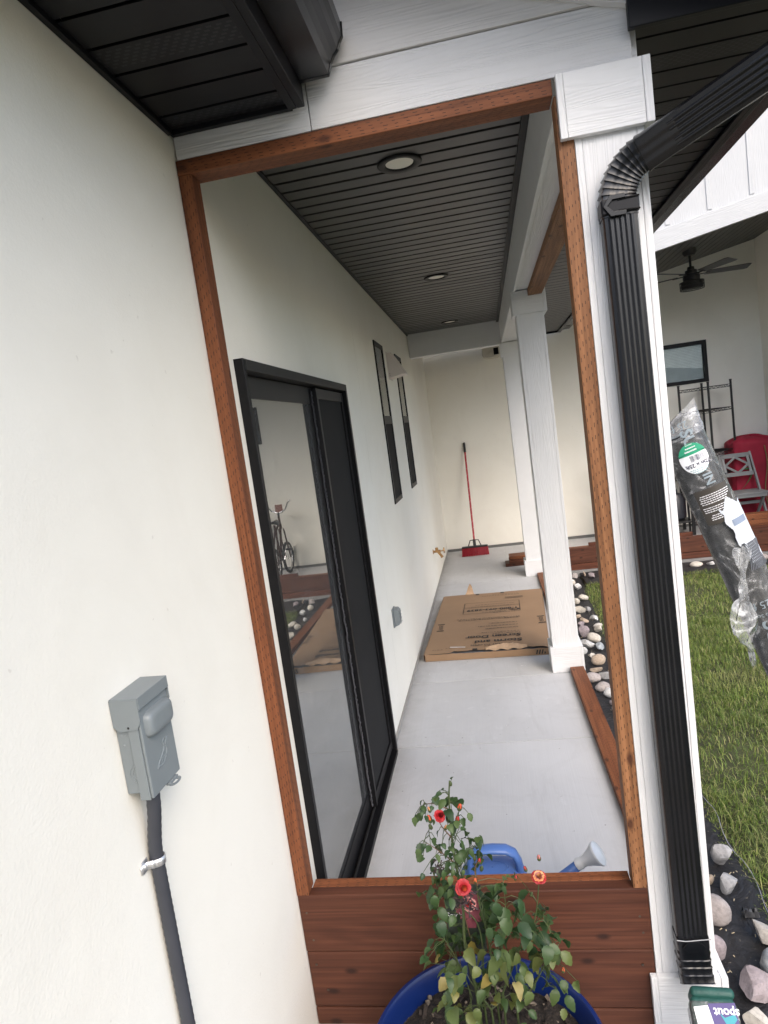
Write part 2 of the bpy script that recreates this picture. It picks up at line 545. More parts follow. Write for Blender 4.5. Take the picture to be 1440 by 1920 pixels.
PIPE = simple('black_aluminium', (.0048, .0052, .0068), .27, 0, .25, 7, .08, 25, .42)
FRAME = simple('bronze_black_frame', (.0055, .0055, .0065), .45, 0, .2, 20, .1, 200, .25)
FRAME_G = simple('dark_grey_rail', (.020, .0195, .019), .5, 0, .06, 12, 0, 60, .3)
PANE_CLEAR = mk_glass('far_window_glass', 1.5, (.97, .98, .975), .0)
SCREEN = simple('insect_screen', (.015, .015, .0155), .8, 0, .1, 6, 0, 60, .2)
GLASS = mk_glass('door_glass')
GLASS_W = mk_glass('window_glass', 2.1, (.8, .85, .84))
CONCRETE = mk_concrete()
JOINT = simple('joint_grit', (.055, .05, .045), .95, 0, .3, 40)
CONC_EDGE = simple('concrete_edge', (.20, .195, .19), .9, 0, .12, 15, .3, 40)
GREY_BOX = simple('grey_enamel', (.19, .215, .225), .42, 0, .04, 10)
CONDUIT = simple('grey_conduit', (.042, .045, .055), .5, 0, .08, 20)
ZINC = simple('zinc_plate', (.70, .71, .73), .42, .85, .1, 30)
BRASS = simple('weathered_brass', (.42, .25, .11), .4, .8, .3, 60)
BLUE_POT = simple('blue_glazed_pot', (.004, .016, .095), .32, 0, .12, 6)
BLUE_CAN = simple('blue_plastic', (.075, .16, .43), .42, 0, .03, 6, .12, 160)
WHITE_PL = simple('white_plastic', (.80, .81, .82), .4, 0, .02)
CREAM_PL = simple('cream_plastic', (.55, .52, .45), .5, 0, .03)
RED_PAINT = simple('red_paint', (.40, .018, .03), .35, 0, .05)
RED_BRI = simple('red_bristle', (.30, .010, .022), .6, 0, .25, 90)
RED_LITE = simple('pale_red_stripe', (.62, .22, .22), .4)
BLACK_PL = simple('black_plastic', (.014, .014, .015), .45)
BLACK_MET = simple('black_wire_coat', (.012, .012, .013), .4)
CARD = simple('brown_cardboard', (.30, .19, .11), .85, 0, .06, 3, .08, 60)
CARD_IN = simple('cardboard_torn_face', (.48, .33, .21), .9, 0, .12, 30)
INK = simple('black_print', (.03, .028, .027), .8)
GREY_IN = simple('grey_packing', (.16, .17, .19), .8)
GREY_WD = simple('grey_painted_wood', (.25, .255, .255), .6, 0, .08, 8)
RED_CLOTH = simple('red_cover_cloth', (.30, .008, .030), .75, 0, .2, 5, .3, 60)
GREEN_STRAP = simple('green_strap', (.05, .15, .045), .7)
LENS = simple('frosted_lens', (.85, .82, .73), .5, 0, .02)
SOIL = mk_soil()
FABRIC = mk_fabric()
GRASS = mk_grass()
LAWN = simple('lawn_soil', (.045, .05, .018), .95, 0, .5, 6, .5, 50)
GROUND = simple('bare_ground', (.26, .23, .18), .95, 0, .3, 1.5, .4, 20)
DARK_ROOM = simple('room_paint', (.30, .29, .27), .9)
ROOFM = simple('dark_shingle', (.035, .035, .037), .9, 0, .3, 8, .4, 30)
# ------------------------------------------------------------------ ground, lawn, beds
def sheet(name, pts, z, mat, kind='structure', sub=0):
    mb = MB().add([(x, y, z) for x, y in pts], [tuple(range(len(pts)))])
    o = mb.build(name, mat); tag(o, kind=kind); return o

ground = sheet('ground', [(-160, -160), (160, -160), (160, 160), (-160, 160)], -0.16, GROUND)
lawn = sheet('lawn', [(1.50, -10), (16, -10), (16, 7.2), (1.62, 7.2), (1.52, 6.9), (1.48, 6.2), (1.53, 5.0), (1.50, 3.4), (1.52, 2.4), (1.50, 1.0)], -0.122, LAWN)

def fabric_bed():
    mb = MB()
    nx, ny = 14, 90
    vs = []
    for j in range(ny + 1):
        y = 0.9 + (7.72 - 0.9) * j / ny
        for i in range(nx + 1):
            x = 1.198 + (1.60 - 1.198) * i / nx
            z = -0.112 + .016*noise.noise(Vector((x*7, y*5, 2.0))) + .008*noise.noise(Vector((x*20, y*16, 5.0)))
            if i > nx - 3: z -= .014*(i - nx + 3)
            vs.append((x, y, z))
    fs = [(j*(nx+1)+i, j*(nx+1)+i+1, (j+1)*(nx+1)+i+1, (j+1)*(nx+1)+i) for j in range(ny) for i in range(nx)]
    mb.add(vs, fs)
    o = mb.build('landscape_fabric', FABRIC, smooth=True)
    tag(o, 'black landscape fabric under the rocks between slab and lawn', kind='structure')
    mb = MB(); vs = []
    nx, ny = 60, 8
    for j in range(ny + 1):
        for i in range(nx + 1):
            x = 1.604 + 3.2*i/nx; y = 7.15 + .55*j/ny
            vs.append((x, y, -0.110 + .012*noise.noise(Vector((x*7, y*5, 9.0)))))
    fs = [(j*(nx+1)+i, j*(nx+1)+i+1, (j+1)*(nx+1)+i+1, (j+1)*(nx+1)+i) for j in range(ny) for i in range(nx)]
    mb.add(vs, fs)
    o = mb.build('landscape_fabric', FABRIC, smooth=True)
    tag(o, 'black landscape fabric strip along the foot of the patio boards', kind='structure')
fabric_bed()

def grass():
    rng = np.random.default_rng(3)
    V = []; F = []
    def edge_x(y):
        return 1.50 + .03*math.sin(y*2.1) + .02*math.sin(y*5.3+1) + (.10*max(0, y-6.7))
    zones = [(1.44, 2.9, 1.9, 4.2, 34000), (1.44, 3.6, 4.2, 5.7, 26000), (1.44, 4.6, 5.7, 7.3, 24000), (2.9, 4.4, 2.6, 5.7, 9000), (1.44, 3.2, -.8, 1.9, 6000)]
    for (xa, xb, ya, yb, n) in zones:
        xs = rng.uniform(xa, xb, n); ys = rng.uniform(ya, yb, n); h = rng.uniform(.026, .060, n)
        an = rng.uniform(0, 6.283, n); ln = rng.uniform(.25, 1.15, n); w = rng.uniform(.0010, .0023, n)
        for x, y, hh, a, l, ww in zip(xs, ys, h, an, ln, w):
            e = edge_x(y)
            if x < e + rng.normal(0, .018): continue
            if y > 7.22 + .03*math.sin(x*3) : continue
            # thin, trampled patches
            d = ((x-1.80)/.32)**2 + ((y-3.45)/.42)**2
            d2 = ((x-2.35)/.25)**2 + ((y-6.55)/.3)**2
            if d < 1 and rng.random() > .25 + .5*d: continue
            if d2 < 1 and rng.random() > .4: continue
            ed = min(1, (x - e)/.12 + .45)
            hh *= ed
            cl = noise.noise(Vector((x*6, y*6, 0)))
            hh *= 1 + .45*cl
            a2 = a + .6*noise.noise(Vector((x*2.5, y*2.5, 4)))
            dx, dy = math.cos(a2), math.sin(a2)
            b = len(V)
            z0 = -0.124
            m = hh*.55; bend = l*hh
            V += [(x - dy*ww, y + dx*ww, z0), (x + dy*ww, y - dx*ww, z0),
                  (x + dx*bend*.35 + dy*ww*.8, y + dy*bend*.35 - dx*ww*.8, z0 + m),
                  (x + dx*bend*.35 - dy*ww*.8, y + dy*bend*.35 + dx*ww*.8, z0 + m),
                  (x + dx*bend, y + dy*bend, z0 + hh*(1 - .35*l))]
            F += [(b, b+1, b+2, b+3), (b+3, b+2, b+4)]
    me = bpy.data.meshes.new('lawn_grass')
    me.from_pydata(V, [], F)
    me.materials.append(GRASS)
    o = bpy.data.objects.new('lawn_grass', me); COL.objects.link(o)
    tag(o, 'short green lawn grass with straw coloured dry patches', 'grass', kind='stuff')
grass()

# ------------------------------------------------------------------ porch slab in panels with tooled joints
slab = struct('porch_slab', 'grey broom finished concrete porch floor with control joints')
cuts = [1.0, 3.515, 4.455, 5.95, 7.30, 9.25]
for a, b in zip(cuts[:-1], cuts[1:]):
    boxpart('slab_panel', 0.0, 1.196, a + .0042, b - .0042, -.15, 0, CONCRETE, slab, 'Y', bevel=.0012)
boxpart('slab_base', 0.01, 1.19, 1.002, 9.2, -.155, -.012, JOINT, slab, 'Y', bevel=0)
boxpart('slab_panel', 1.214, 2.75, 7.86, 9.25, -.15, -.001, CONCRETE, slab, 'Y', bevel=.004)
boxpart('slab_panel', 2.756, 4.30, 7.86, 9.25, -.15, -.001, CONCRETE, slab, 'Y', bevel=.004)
boxpart('slab_edge', 1.214, 4.6, 7.70, 7.855, -.16, -.085, CONC_EDGE, slab, 'X', bevel=.004)

# ------------------------------------------------------------------ walls with openings
def wall_mesh(name, us, ws, holes, d0, d1, plane, mat):
    """plane 'x': u=y, w=z, depth along x; plane 'y': u=x, w=z, depth along y.  d0 = exposed face"""
    P = (lambda u, w, d: (d, u, w)) if plane == 'x' else (lambda u, w, d: (u, d, w))
    hole = set()
    us = sorted(us); ws = sorted(ws)
    for i in range(len(us)-1):
        for j in range(len(ws)-1):
            uc, wc = (us[i]+us[i+1])/2, (ws[j]+ws[j+1])/2
            if any(a < uc < b and c < wc < d for a, b, c, d in holes): hole.add((i, j))
    mb = MB()
    n, m = len(us)-1, len(ws)-1
    solid = lambda i, j: 0 <= i < n and 0 <= j < m and (i, j) not in hole
    for i in range(n):
        for j in range(m):
            if not solid(i, j): continue
            a, b, c, d = us[i], us[i+1], ws[j], ws[j+1]
            for dd in (d0, d1): mb.quad(P(a, c, dd), P(b, c, dd), P(b, d, dd), P(a, d, dd))
            if not solid(i-1, j): mb.quad(P(a, c, d0), P(a, d, d0), P(a, d, d1), P(a, c, d1))
            if not solid(i+1, j): mb.quad(P(b, c, d0), P(b, d, d0), P(b, d, d1), P(b, c, d1))
            if not solid(i, j-1): mb.quad(P(a, c, d0), P(b, c, d0), P(b, c, d1), P(a, c, d1))
            if not solid(i, j+1): mb.quad(P(a, d, d0), P(b, d, d0), P(b, d, d1), P(a, d, d1))
    bm = bmesh.new()
    me = mb.mesh(name, mat, fix=False)
    bm.from_mesh(me); bmesh.ops.remove_doubles(bm, verts=bm.verts, dist=1e-5)
    bmesh.ops.recalc_face_normals(bm, faces=bm.faces); bm.to_mesh(me); bm.free()
    return me

DOOR = (1.95, 3.48, -.001, 2.055)
WIN1 = (4.83, 5.25, 1.246, 2.453)
WIN2 = (6.00, 6.43, 1.246, 2.466)
house = thing('house_wall', 'long cream stucco house wall with a black sliding door and two tall slim windows', 'wall', (0, 3, 0))
me = wall_mesh('stucco_face', [-2.5, 1.95, 3.48, 4.83, 5.25, 6.0, 6.43, 9.45], [-.2, -.001, 1.246, 2.055, 2.453, 2.466, 3.15],
               [DOOR, WIN1, WIN2], 0.0, -.2, 'x', STUCCO)
place('stucco_face', me, house)
# hairline crack running up the stucco beside the door
mb = MB(); pts = []
for k in range(90):
    z = .15 + 2.35*k/89
    pts.append((3.93 + .12*(z/2.4) + .006*noise.noise(Vector((0, z*6, 1))) + .004*noise.noise(Vector((0, z*30, 3))), z))
for (y0, z0), (y1, z1) in zip(pts[:-1], pts[1:]):
    w = .0008 + .0007*max(0, noise.noise(Vector((3, z0*5, 0))))
    if noise.noise(Vector((8, z0*4, 0))) < -.12: continue
    mb.quad((.0011, y0-w, z0), (.0011, y0+w, z0), (.0011, y1+w, z1), (.0011, y1-w, z1))
mb.build('crack', simple('crack_line', (.45, .42, .36), .9), house)

# the dim room behind the glass
room = struct('interior_room')
mb = MB()
mb.quad((-3.2, 0.5, 0.001), (-.21, 0.5, 0.001), (-.21, 8, 0.001), (-3.2, 8, 0.001))
mb.quad((-3.2, 0.5, 2.7), (-.21, 0.5, 2.7), (-.21, 8, 2.7), (-3.2, 8, 2.7))
mb.quad((-3.2, 0.5, 0), (-3.2, 8, 0), (-3.2, 8, 2.7), (-3.2, 0.5, 2.7))
mb.quad((-3.2, 0.5, 0), (-.21, 0.5, 0), (-.21, 0.5, 2.7), (-3.2, 0.5, 2.7))
mb.quad((-3.2, 8, 0), (-.21, 8, 0), (-.21, 8, 2.7), (-3.2, 8, 2.7))
bm_me = mb.mesh('room_shell', DARK_ROOM)
place('room_shell', bm_me, room)

# sliding door
BV = .002
def frame_mesh(rects):
    mb = MB()
    for r in rects: mb.box(*r)
    return mb
y0, y1, z1 = 1.95, 3.48, 2.055
door = frame_mesh([(-.10, .03, y0, y0+.024, 0, z1)]).build('sliding_door', FRAME, house, bevel=BV)
boxpart('jamb', -.10, .03, y1-.032, y1, 0, z1, FRAME, door, 'Z')
boxpart('head', -.10, .0298, y0+.024, y1-.032, z1-.034, z1, FRAME_G, door, 'Y')
boxpart('sill', -.10, .034, y0+.024, y1-.032, 0.0, .026, FRAME, door, 'Y')
boxpart('track', -.004, .002, y0+.033, y1-.033, .026, .040, FRAME_G, door, 'Y', bevel=.001)
boxpart('track', -.034, -.028, y0+.033, y1-.033, .026, .040, FRAME_G, door, 'Y', bevel=.001)
# inner glazed panel
gx0, gx1 = -.052, -.014
boxpart('stile', gx0, gx1, 1.984, 2.03, .03, 2.018, FRAME, door, 'Z')
boxpart('stile', gx0, gx1, 2.850, 2.900, .03, 2.018, FRAME, door, 'Z')
boxpart('rail', gx0, gx1-.001, 2.031, 2.849, 1.945, 2.018, FRAME_G, door, 'Y')
boxpart('rail', gx0, gx1-.001, 2.031, 2.849, .03, .12, FRAME, door, 'Y')
MB().box(-.026, -.021, 2.028, 2.853, .115, 1.95).build('pane', GLASS, door)
MB().box(-.046, -.041, 2.028, 2.853, .115, 1.95).build('pane', GLASS, door)
SPACER = simple('pale_spacer_bar', (.46, .52, .48), .5)
boxpart('spacer', -.0405, -.0268, 2.815, 2.848, .122, 1.944, SPACER, door, 'Z', bevel=.001)
boxpart('spacer', -.0405, -.0268, 2.031, 2.814, .122, .150, SPACER, door, 'Y', bevel=.001)
boxpart('sash_edge', -.090, -.062, 2.74, 2.85, .03, 2.0, simple('inner_sash', (.33, .36, .34), .5), door, 'Z')
# outer panel carrying the insect screen
sx0, sx1 = -.008, .010
boxpart('stile', sx0, sx1+.004, 2.868, 2.896, .042, 2.012, FRAME, door, 'Z')
boxpart('stile', sx0, sx1, 3.412, 3.446, .042, 2.012, FRAME, door, 'Z')
boxpart('rail', sx0, sx1-.001, 2.897, 3.411, 1.965, 2.012, FRAME_G, door, 'Y')
boxpart('rail', sx0, sx1-.001, 2.897, 3.411, .042, .090, FRAME, door, 'Y')
MB().box(-.002, .000, 2.892, 3.415, .085, 1.97).build('insect_screen', SCREEN, door)
boxpart('screen_edge', -.0005, .006, 2.897, 2.905, .09, 1.965, simple('edge_highlight_grey', (.12, .118, .11), .5), door, 'Z', bevel=.001)  # pale strip painting in the highlight along the stile edge
# fuzzy weather strip between the panels
mb = MB()
for k in range(420):
    z = .05 + 1.95*k/420
    yb = 2.862 - rnd.uniform(0, .005)
    xx = -.004 - rnd.uniform(0, .007)
    mb.box(xx-.0015, xx+.0015, yb-.004, 2.8675, z, z+.0035)
o = mb.build('weather_strip', simple('grey_pile', (.10, .10, .11), .95, 0, .4, 300), door)
tag(o, kind='stuff')
# grey sealant line at the threshold
mb = MB()
px = None
for k in range(60):
    y = 1.96 + 1.54*k/59
    x = .040 + .004*noise.noise(Vector((y*9, 0, 0)))
    if px: mb.add([(.034, px[1], .002), (px[0], px[1], .002), (x, y, .002), (.034, y, .002)], [(0, 1, 2, 3)])
    px = (x, y)
mb.build('sealant', simple('sealant_grey', (.42, .42, .40), .8), door)

def wall_window(W):
    a, b, c, d = W
    w = frame_mesh([(-.07, .010, a, a+.026, c, d)]).build('window', FRAME, house, bevel=BV)
    boxpart('frame', -.07, .010, b-.026, b, c, d, FRAME, w, 'Z')
    boxpart('frame', -.07, .0095, a+.026, b-.026, d-.035, d, FRAME_G, w, 'Y')
    boxpart('frame', -.07, .0095, a+.026, b-.026, c, c+.035, FRAME_G, w, 'Y')
    m = c + (d-c)*.52
    boxpart('meeting_rail', -.06, .0085, a+.026, b-.026, m-.03, m+.03, FRAME_G, w, 'Y')
    MB().box(.000, .0035, a+.026, b-.026, m+.03, d-.035).build('pane', GLASS_W, w)
    MB().box(-.010, -.006, a+.026, b-.026, c+.035, m-.03).build('pane', GLASS_W, w)
    MB().box(.001, .003, a+.026, b-.026, c+.035, m-.03).build('insect_screen', SCREEN, w)
    boxpart('pane_backing', -.016, -.012, a+.03, b-.03, m, d-.03, simple('pale_pane_backing', (.45, .46, .46), .8), w, 'Z', bevel=0)  # added pale backing, stands in for the brightness reflected in the pane
wall_window(WIN1); wall_window(WIN2)

# far stucco wall with the patio window
patio_wall = thing('patio_wall', 'cream stucco end wall running behind the porch and patio', 'wall', (2, 9.3, 0))
FW_ = (2.42, 3.64, 1.872, 2.405)
me = wall_mesh('stucco_face', [0.0, 2.42, 3.64, 4.52], [-.2, 1.872, 2.405, 4.0], [FW_], 9.25, 9.45, 'y', STUCCO)
place('stucco_face', me, patio_wall)
me = wall_mesh('stucco_return', [6.9, 9.25], [-.2, 4.0], [], 4.30, 4.50, 'x', STUCCO)
place('stucco_return', me, patio_wall)
# dark drip flashing at the foot of the wall
boxpart('weep_screed', 0.004, 4.29, 9.235, 9.2495, -.001, .035, simple('grey_flashing', (.12, .12, .115), .6), patio_wall, 'X', bevel=0)
boxpart('weep_screed', 0.0005, .010, 3.49, 9.234, -.001, .028, simple('grey_flashing_low', (.30, .29, .27), .7), house, 'Y', bevel=0)
a, b, c, d = FW_
w = frame_mesh([(a, a+.045, 9.235, 9.31, c, d)]).build('window', FRAME, patio_wall, bevel=BV)
boxpart('frame', b-.045, b, 9.235, 9.31, c, d, FRAME, w, 'Z')
boxpart('frame', a+.045, b-.045, 9.236, 9.31, d-.045, d, FRAME, w, 'X')
boxpart('frame', a+.045, b-.045, 9.236, 9.31, c, c+.045, FRAME, w, 'X')
boxpart('mullion', 3.065, 3.115, 9.237, 9.31, c+.045, d-.045, FRAME, w, 'Z')
MB().box(a+.045, 3.065, 9.285, 9.289, c+.045, d-.045).build('pane', GLASS_W, w)
MB().box(3.115, b-.045, 9.275, 9.279, c+.045, d-.045).build('pane', PANE_CLEAR, w)
MB().box(a+.045, 3.065, 9.258, 9.260, c+.045, d-.045).build('insect_screen', SCREEN, w)
# pale slats and a grey cloth, added to stand in for the pane's reflection
REFL_PALE = simple('pale_reflection', (.84, .87, .85), .8)
mb = MB()
for k in range(22):
    z = c + .05 + (d-c-.1)*k/22
    mb.box(3.118, 3.592, 9.282 + (.002 if k % 2 else 0), 9.288, z, z+.0175)
o = mb.build('reflection_slats', REFL_PALE, w); tag(o, kind='stuff')
boxpart('room_back', 2.4, 3.75, 9.40, 9.42, 1.75, 2.5, DARK_ROOM, w, 'X', bevel=0)
mb = MB(); vs = []
for i in range(25):
    for j in range(7):
        x = 3.118 + .47*i/24; t = j/6
        z = c + .05 + .20*t*(1 - .35*i/24) + .015*noise.noise(Vector((x*9, t*3, 0)))
        vs.append((x, 9.2808 + .0010*math.sin(x*26 + t*3) - .0006*t, z))
mb.add(vs, [(i*7+j, (i+1)*7+j, (i+1)*7+j+1, i*7+j+1) for i in range(24) for j in range(6)])
mb.build('reflection_cloth', simple('grey_reflection', (.40, .43, .42), .9), w, smooth=True)

# ------------------------------------------------------------------ porch ceiling
def plank_mesh(name, L, mat, pitch=.1016, gap=.020, depth=.030):
    h = pitch/2
    u = .020
    prof = [(-h + gap, 0), (h, 0), (h, .0022), (h - u, .0022), (h - u, depth), (h, depth), (h, depth + .003), (-h, depth + .003), (-h, depth), (-h + gap + u, depth), (-h + gap + u, .0022), (-h + gap, .0022)]
    return MB().prism(prof, -L/2, L/2).mesh(name, mat)

ceiling = struct('porch_ceiling', 'charcoal metal plank ceiling over the porch walkway')
pm = plank_mesh('ceiling_plank', .974, CEIL); pv = plank_mesh('ceiling_plank_vented', .974, CEIL_V)
n = 0; y = 1.905
while y < 7.36:
    mesh = pv if (n % 3 == 1 and y > 4.2) else pm
    place('ceiling_plank', mesh, ceiling, Matrix.Translation((.494, y, 2.80)))
    y += .1016; n += 1
nn = 0; y = 7.60
while y < 9.2:
    place('ceiling_plank', pm, ceiling, Matrix.Translation((.494, y, 2.80)))
    place('ceiling_plank', pm, ceiling, Matrix.Translation((1.472, y, 2.80))); y += .1016
boxpart('edge_trim', .0008, .016, 1.85, 7.385, 2.790, 2.812, FASC, ceiling, 'Y', bevel=.001)
boxpart('edge_trim', .972, .9985, 1.85, 7.385, 2.788, 2.812, FASC, ceiling, 'Y', bevel=.001)

# ------------------------------------------------------------------ porch beam and gable end
beam = thing('porch_beam', 'white timber beam with cedar grain spanning the porch columns', 'beam', (1.09, 4.5, 2.55))
boxpart('trim_board', .9995, 1.019, 1.777, 7.51, 2.552, 2.83, TRIM, beam, 'Y')
boxpart('soffit_board', 1.0195, 1.160, 1.779, 7.50, 2.562, 2.582, TRIM, beam, 'Y')
boxpart('trim_board', 1.1605, 1.1795, 1.777, 7.51, 2.555, 2.70, TRIM, beam, 'Y')
boxpart('cross_board', .004, .9990, 7.39, 7.41, 2.552, 2.83, TRIM, beam, 'X')
boxpart('cross_soffit', .004, .9990, 7.412, 7.53, 2.554, 2.573, TRIM, beam, 'X')
boxpart('cross_board', .004, .9990, 7.532, 7.55, 2.552, 2.83, TRIM, beam, 'X')

gable = thing('porch_gable', 'white lap sided gable end above the porch opening', 'gable', (.6, 1.8, 2.56))
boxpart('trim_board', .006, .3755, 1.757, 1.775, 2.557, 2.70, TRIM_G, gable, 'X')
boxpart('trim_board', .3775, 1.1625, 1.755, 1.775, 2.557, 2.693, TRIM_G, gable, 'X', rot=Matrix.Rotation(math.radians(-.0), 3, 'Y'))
def lap(name, x0, x1, z0, h):
    prof = [(1.759 - .011, z0), (1.759 + .004, z0), (1.759 + .006, z0 + h), (1.759 - .002, z0 + h)]
    c = Vector(((x0+x1)/2, 1.759, z0))
    mb = MB().prism([(yy - c.y, zz - c.z) for yy, zz in prof], (x0-x1)/2, (x1-x0)/2)
    mb.build(name, TRIM2, gable, M=Matrix.Translation(c), bevel=.0015)
for k in range(5):
    lap('siding_board', .30, 1.16, 2.695 + .178*k, .190)
# rake trim running down to the eave
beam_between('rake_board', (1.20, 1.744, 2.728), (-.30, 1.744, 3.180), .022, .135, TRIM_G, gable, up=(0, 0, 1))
# unseen overhang added above the gable, along the rake, to shade the front
def oz(x): return 2.815 - .3013*(x - 1.20)
mb = MB(); xs_ = (-.30, 1.655)
vs = [(x, y, oz(x) + dz) for x in xs_ for y in (1.385, 1.745) for dz in (0, .016)]
mb.add(vs, [(0, 2, 6, 4), (1, 5, 7, 3), (0, 4, 5, 1), (2, 3, 7, 6), (0, 1, 3, 2), (4, 6, 7, 5)]).build('rake_shade_soffit', SOFF, gable)
beam_between('rake_shade_fascia', (-.30, 1.372, oz(-.30) + .05), (1.655, 1.372, oz(1.655) + .05), .018, .15, FASC, gable, up=(0, 0, 1))
boxpart('sheathing', .02, 1.165, 1.776, 1.80, 2.60, 3.5, simple('sheathing', (.3, .28, .25), .9), gable, 'X', bevel=0)

# ------------------------------------------------------------------ eaves: soffit, fascia, gutters
def eave(label, x0, x1, ya, yb, z, ptn=3, shift=0):
    e = thing('eave', label, 'eave', ((x0+x1)/2, (ya+yb)/2, z))
    L = x1 - x0
    a = plank_mesh('soffit_plank', L, SOFF, .1016, .010, .024); v = plank_mesh('soffit_plank_vented', L, SOFF_V, .1016, .010, .024)
    y = ya; k = shift
    while y < yb - .0508:
        place('soffit_plank', v if k % ptn == 0 else a, e, Matrix.Translation((x0 + L/2, y + .0508, z)))
        y += .1016; k += 1
    return e, y
le, ye = eave('black metal eave along the stucco wall above the electrical box', .012, .338, -2.3, 1.745, 2.624, 3, 0)
boxpart('end_trim', .006, .336, 1.738, 1.7545, 2.612, 2.64, FASC, le, 'X', bevel=.001)
boxpart('wall_trim', .0008, .014, -2.3, 1.737, 2.611, 2.64, FASC, le, 'Y', bevel=.001)
boxpart('fascia', .352, .372, -2.3, 1.735, 2.606, 2.82, FASC, le, 'Y', bevel=.002)
boxpart('fascia_lip', .330, .3515, -2.3, 1.735, 2.6065, 2.613, FASC, le, 'Y', bevel=.001)
boxpart('roof_deck', -.2, .37, -2.3, 1.75, 2.83, 2.86, ROOFM, le, 'Y', bevel=0)

def gutter(label, x_back, sgn, ya, yb, zb, cat='gutter'):
    """K-style gutter; x grows away from the fascia by sgn"""
    g = thing('gutter', label, cat, (x_back, (ya+yb)/2, zb))
    pr = [(0, .125), (0, 0), (.074, 0), (.078, .012), (.082, .024), (.092, .040), (.104, .052), (.110, .066), (.118, .078), (.120, .112), (.108, .118), (.108, .112)]
    inner = [(.106, .108), (.114, .106), (.1125, .080), (.104, .068), (.099, .055), (.087, .043), (.077, .027), (.072, .004), (.003, .004), (.003, .125)]
    mb = MB()
    prof = [(sgn*a, z) for a, z in pr + inner]
    M = Matrix(((0, 1, 0, x_back), (1, 0, 0, 0), (0, 0, 1, zb), (0, 0, 0, 1)))
    mb.prism(prof, ya, yb, M)
    mb.build('trough', PIPE, g)
    # end caps with a folded rim
    for yy, s in ((yb, 1), (ya, -1)):
        capm = MB().prism([(sgn*a, z) for a, z in pr[:10]], min(yy, yy + s*.004), max(yy, yy + s*.004), M)
        c = capm.build('end_cap', PIPE, g)
        path = [Vector((x_back + sgn*a, yy + s*.002, zb + z)) for a, z in pr[1:10]]
        MB().tube(path, .0035, 6).build('rim', PIPE, c)
    return g
gutter('black gutter with a scrolled profile ending at the white gable siding', .373, 1, -2.3, 1.712, 2.655)

re_, ye2 = eave('black metal eave beyond the white corner column, seen from below', 1.182, 1.655, 1.760, 7.86, 2.652, 3, 1)
boxpart('end_fascia', 1.153, 1.76, 1.722, 1.740, 2.612, 2.98, FASC, re_, 'X', bevel=.002)
boxpart('end_trim', 1.185, 1.655, 1.7405, 1.759, 2.640, 2.66, FASC, re_, 'X', bevel=.001)
boxpart('fascia', 1.668, 1.688, 1.385, 7.90, 2.634, 2.85, FASC, re_, 'Y', bevel=.002)
boxpart('fascia_lip', 1.650, 1.6675, 1.741, 7.88, 2.634, 2.641, FASC, re_, 'Y', bevel=.001)
boxpart('end_fascia', 1.182, 1.667, 7.885, 7.90, 2.636, 2.85, FASC, re_, 'X', bevel=.002)
gutter('black gutter along the far edge of the eave over the lawn', 1.689, 1, 1.31, 7.6, 2.66)

roof = struct('porch_roof')
mb = MB()
mb.add([(-.25, 1.70, 3.26), (-.25, 7.95, 3.26), (1.80, 7.95, 2.80), (1.80, 1.70, 2.80), (-.25, 1.70, 3.31), (-.25, 7.95, 3.31), (1.80, 7.95, 2.85), (1.80, 1.70, 2.85)],
       [(0, 1, 2, 3), (7, 6, 5, 4), (0, 3, 7, 4), (1, 5, 6, 2), (0, 4, 5, 1), (3, 2, 6, 7)])
mb.build('roof_deck', ROOFM, roof)
boxpart('upper_roof', -4, -.0, -2.6, 9.6, 3.16, 3.3, ROOFM, roof, 'Y', bevel=0)

# ------------------------------------------------------------------ columns
def column(label, x0, x1, ya, cap_left=None):
    d = x1 - x0
    c = thing('porch_column', label, 'column', ((x0+x1)/2, ya + d/2, 0), group='white porch columns')
    # shaft: front and back boards between two side boards, so that the seams show
    boxpart('shaft_face', x0 + .0175, x1 - .0175, ya + .001, ya + .018, .0, 2.556, TRIM, c, 'Z', bevel=.001)
    boxpart('shaft_face', x0 + .0175, x1 - .0175, ya + d - .018, ya + d - .001, .0, 2.556, TRIM, c, 'Z', bevel=.001)
    boxpart('shaft_side', x0, x0 + .017, ya, ya + d, .0, 2.556, TRIM, c, 'Z', bevel=.0015)
    boxpart('shaft_side', x1 - .017, x1, ya, ya + d, .0, 2.556, TRIM, c, 'Z', bevel=.0015)
    for nm, za, zb in (('capital', 2.408, 2.5555), ('plinth', .0, .178)):
        t = .019
        xa = x0 - t if (nm != 'capital' or cap_left is None) else cap_left
        if nm == 'plinth': xa = max(xa, x0 - t)
        boxpart(nm + '_face', xa + .0175, x1 + .002, ya - t, ya - .0005, za + .0005, zb, TRIM, c, 'X', bevel=.0015)
        boxpart(nm + '_face', xa + .0175 if cap_left is None else x0, x1 + .002, ya + d + .0005, ya + d + t, za + .0005, zb, TRIM, c, 'X', bevel=.0015)
        boxpart(nm + '_side', x1 + .0025, x1 + t + .0025, ya - t - .001, ya + d + t + .001, za, zb, TRIM, c, 'Z', bevel=.0015)
        if cap_left is None:
            boxpart(nm + '_side', x0 - t - .0005, x0 - .0005, ya - t - .001, ya + d + t + .001, za, zb, TRIM, c, 'Z', bevel=.0015)
        else:
            boxpart(nm + '_side', xa, xa + .017, ya - t - .001, ya - .001, za, zb, TRIM, c, 'Z', bevel=.0015)
    # boxed return on top of the plinth: a thin mitred ledge
    return c
column('white column at the porch corner carrying the black downspout', 1.0145, 1.176, 1.7575, cap_left=.981)
column('white middle porch column with a dirt speckled base, behind the cardboard box', 1.003, 1.179, 4.482)
column('white far porch column in front of the end wall', 1.000, 1.176, 7.335)

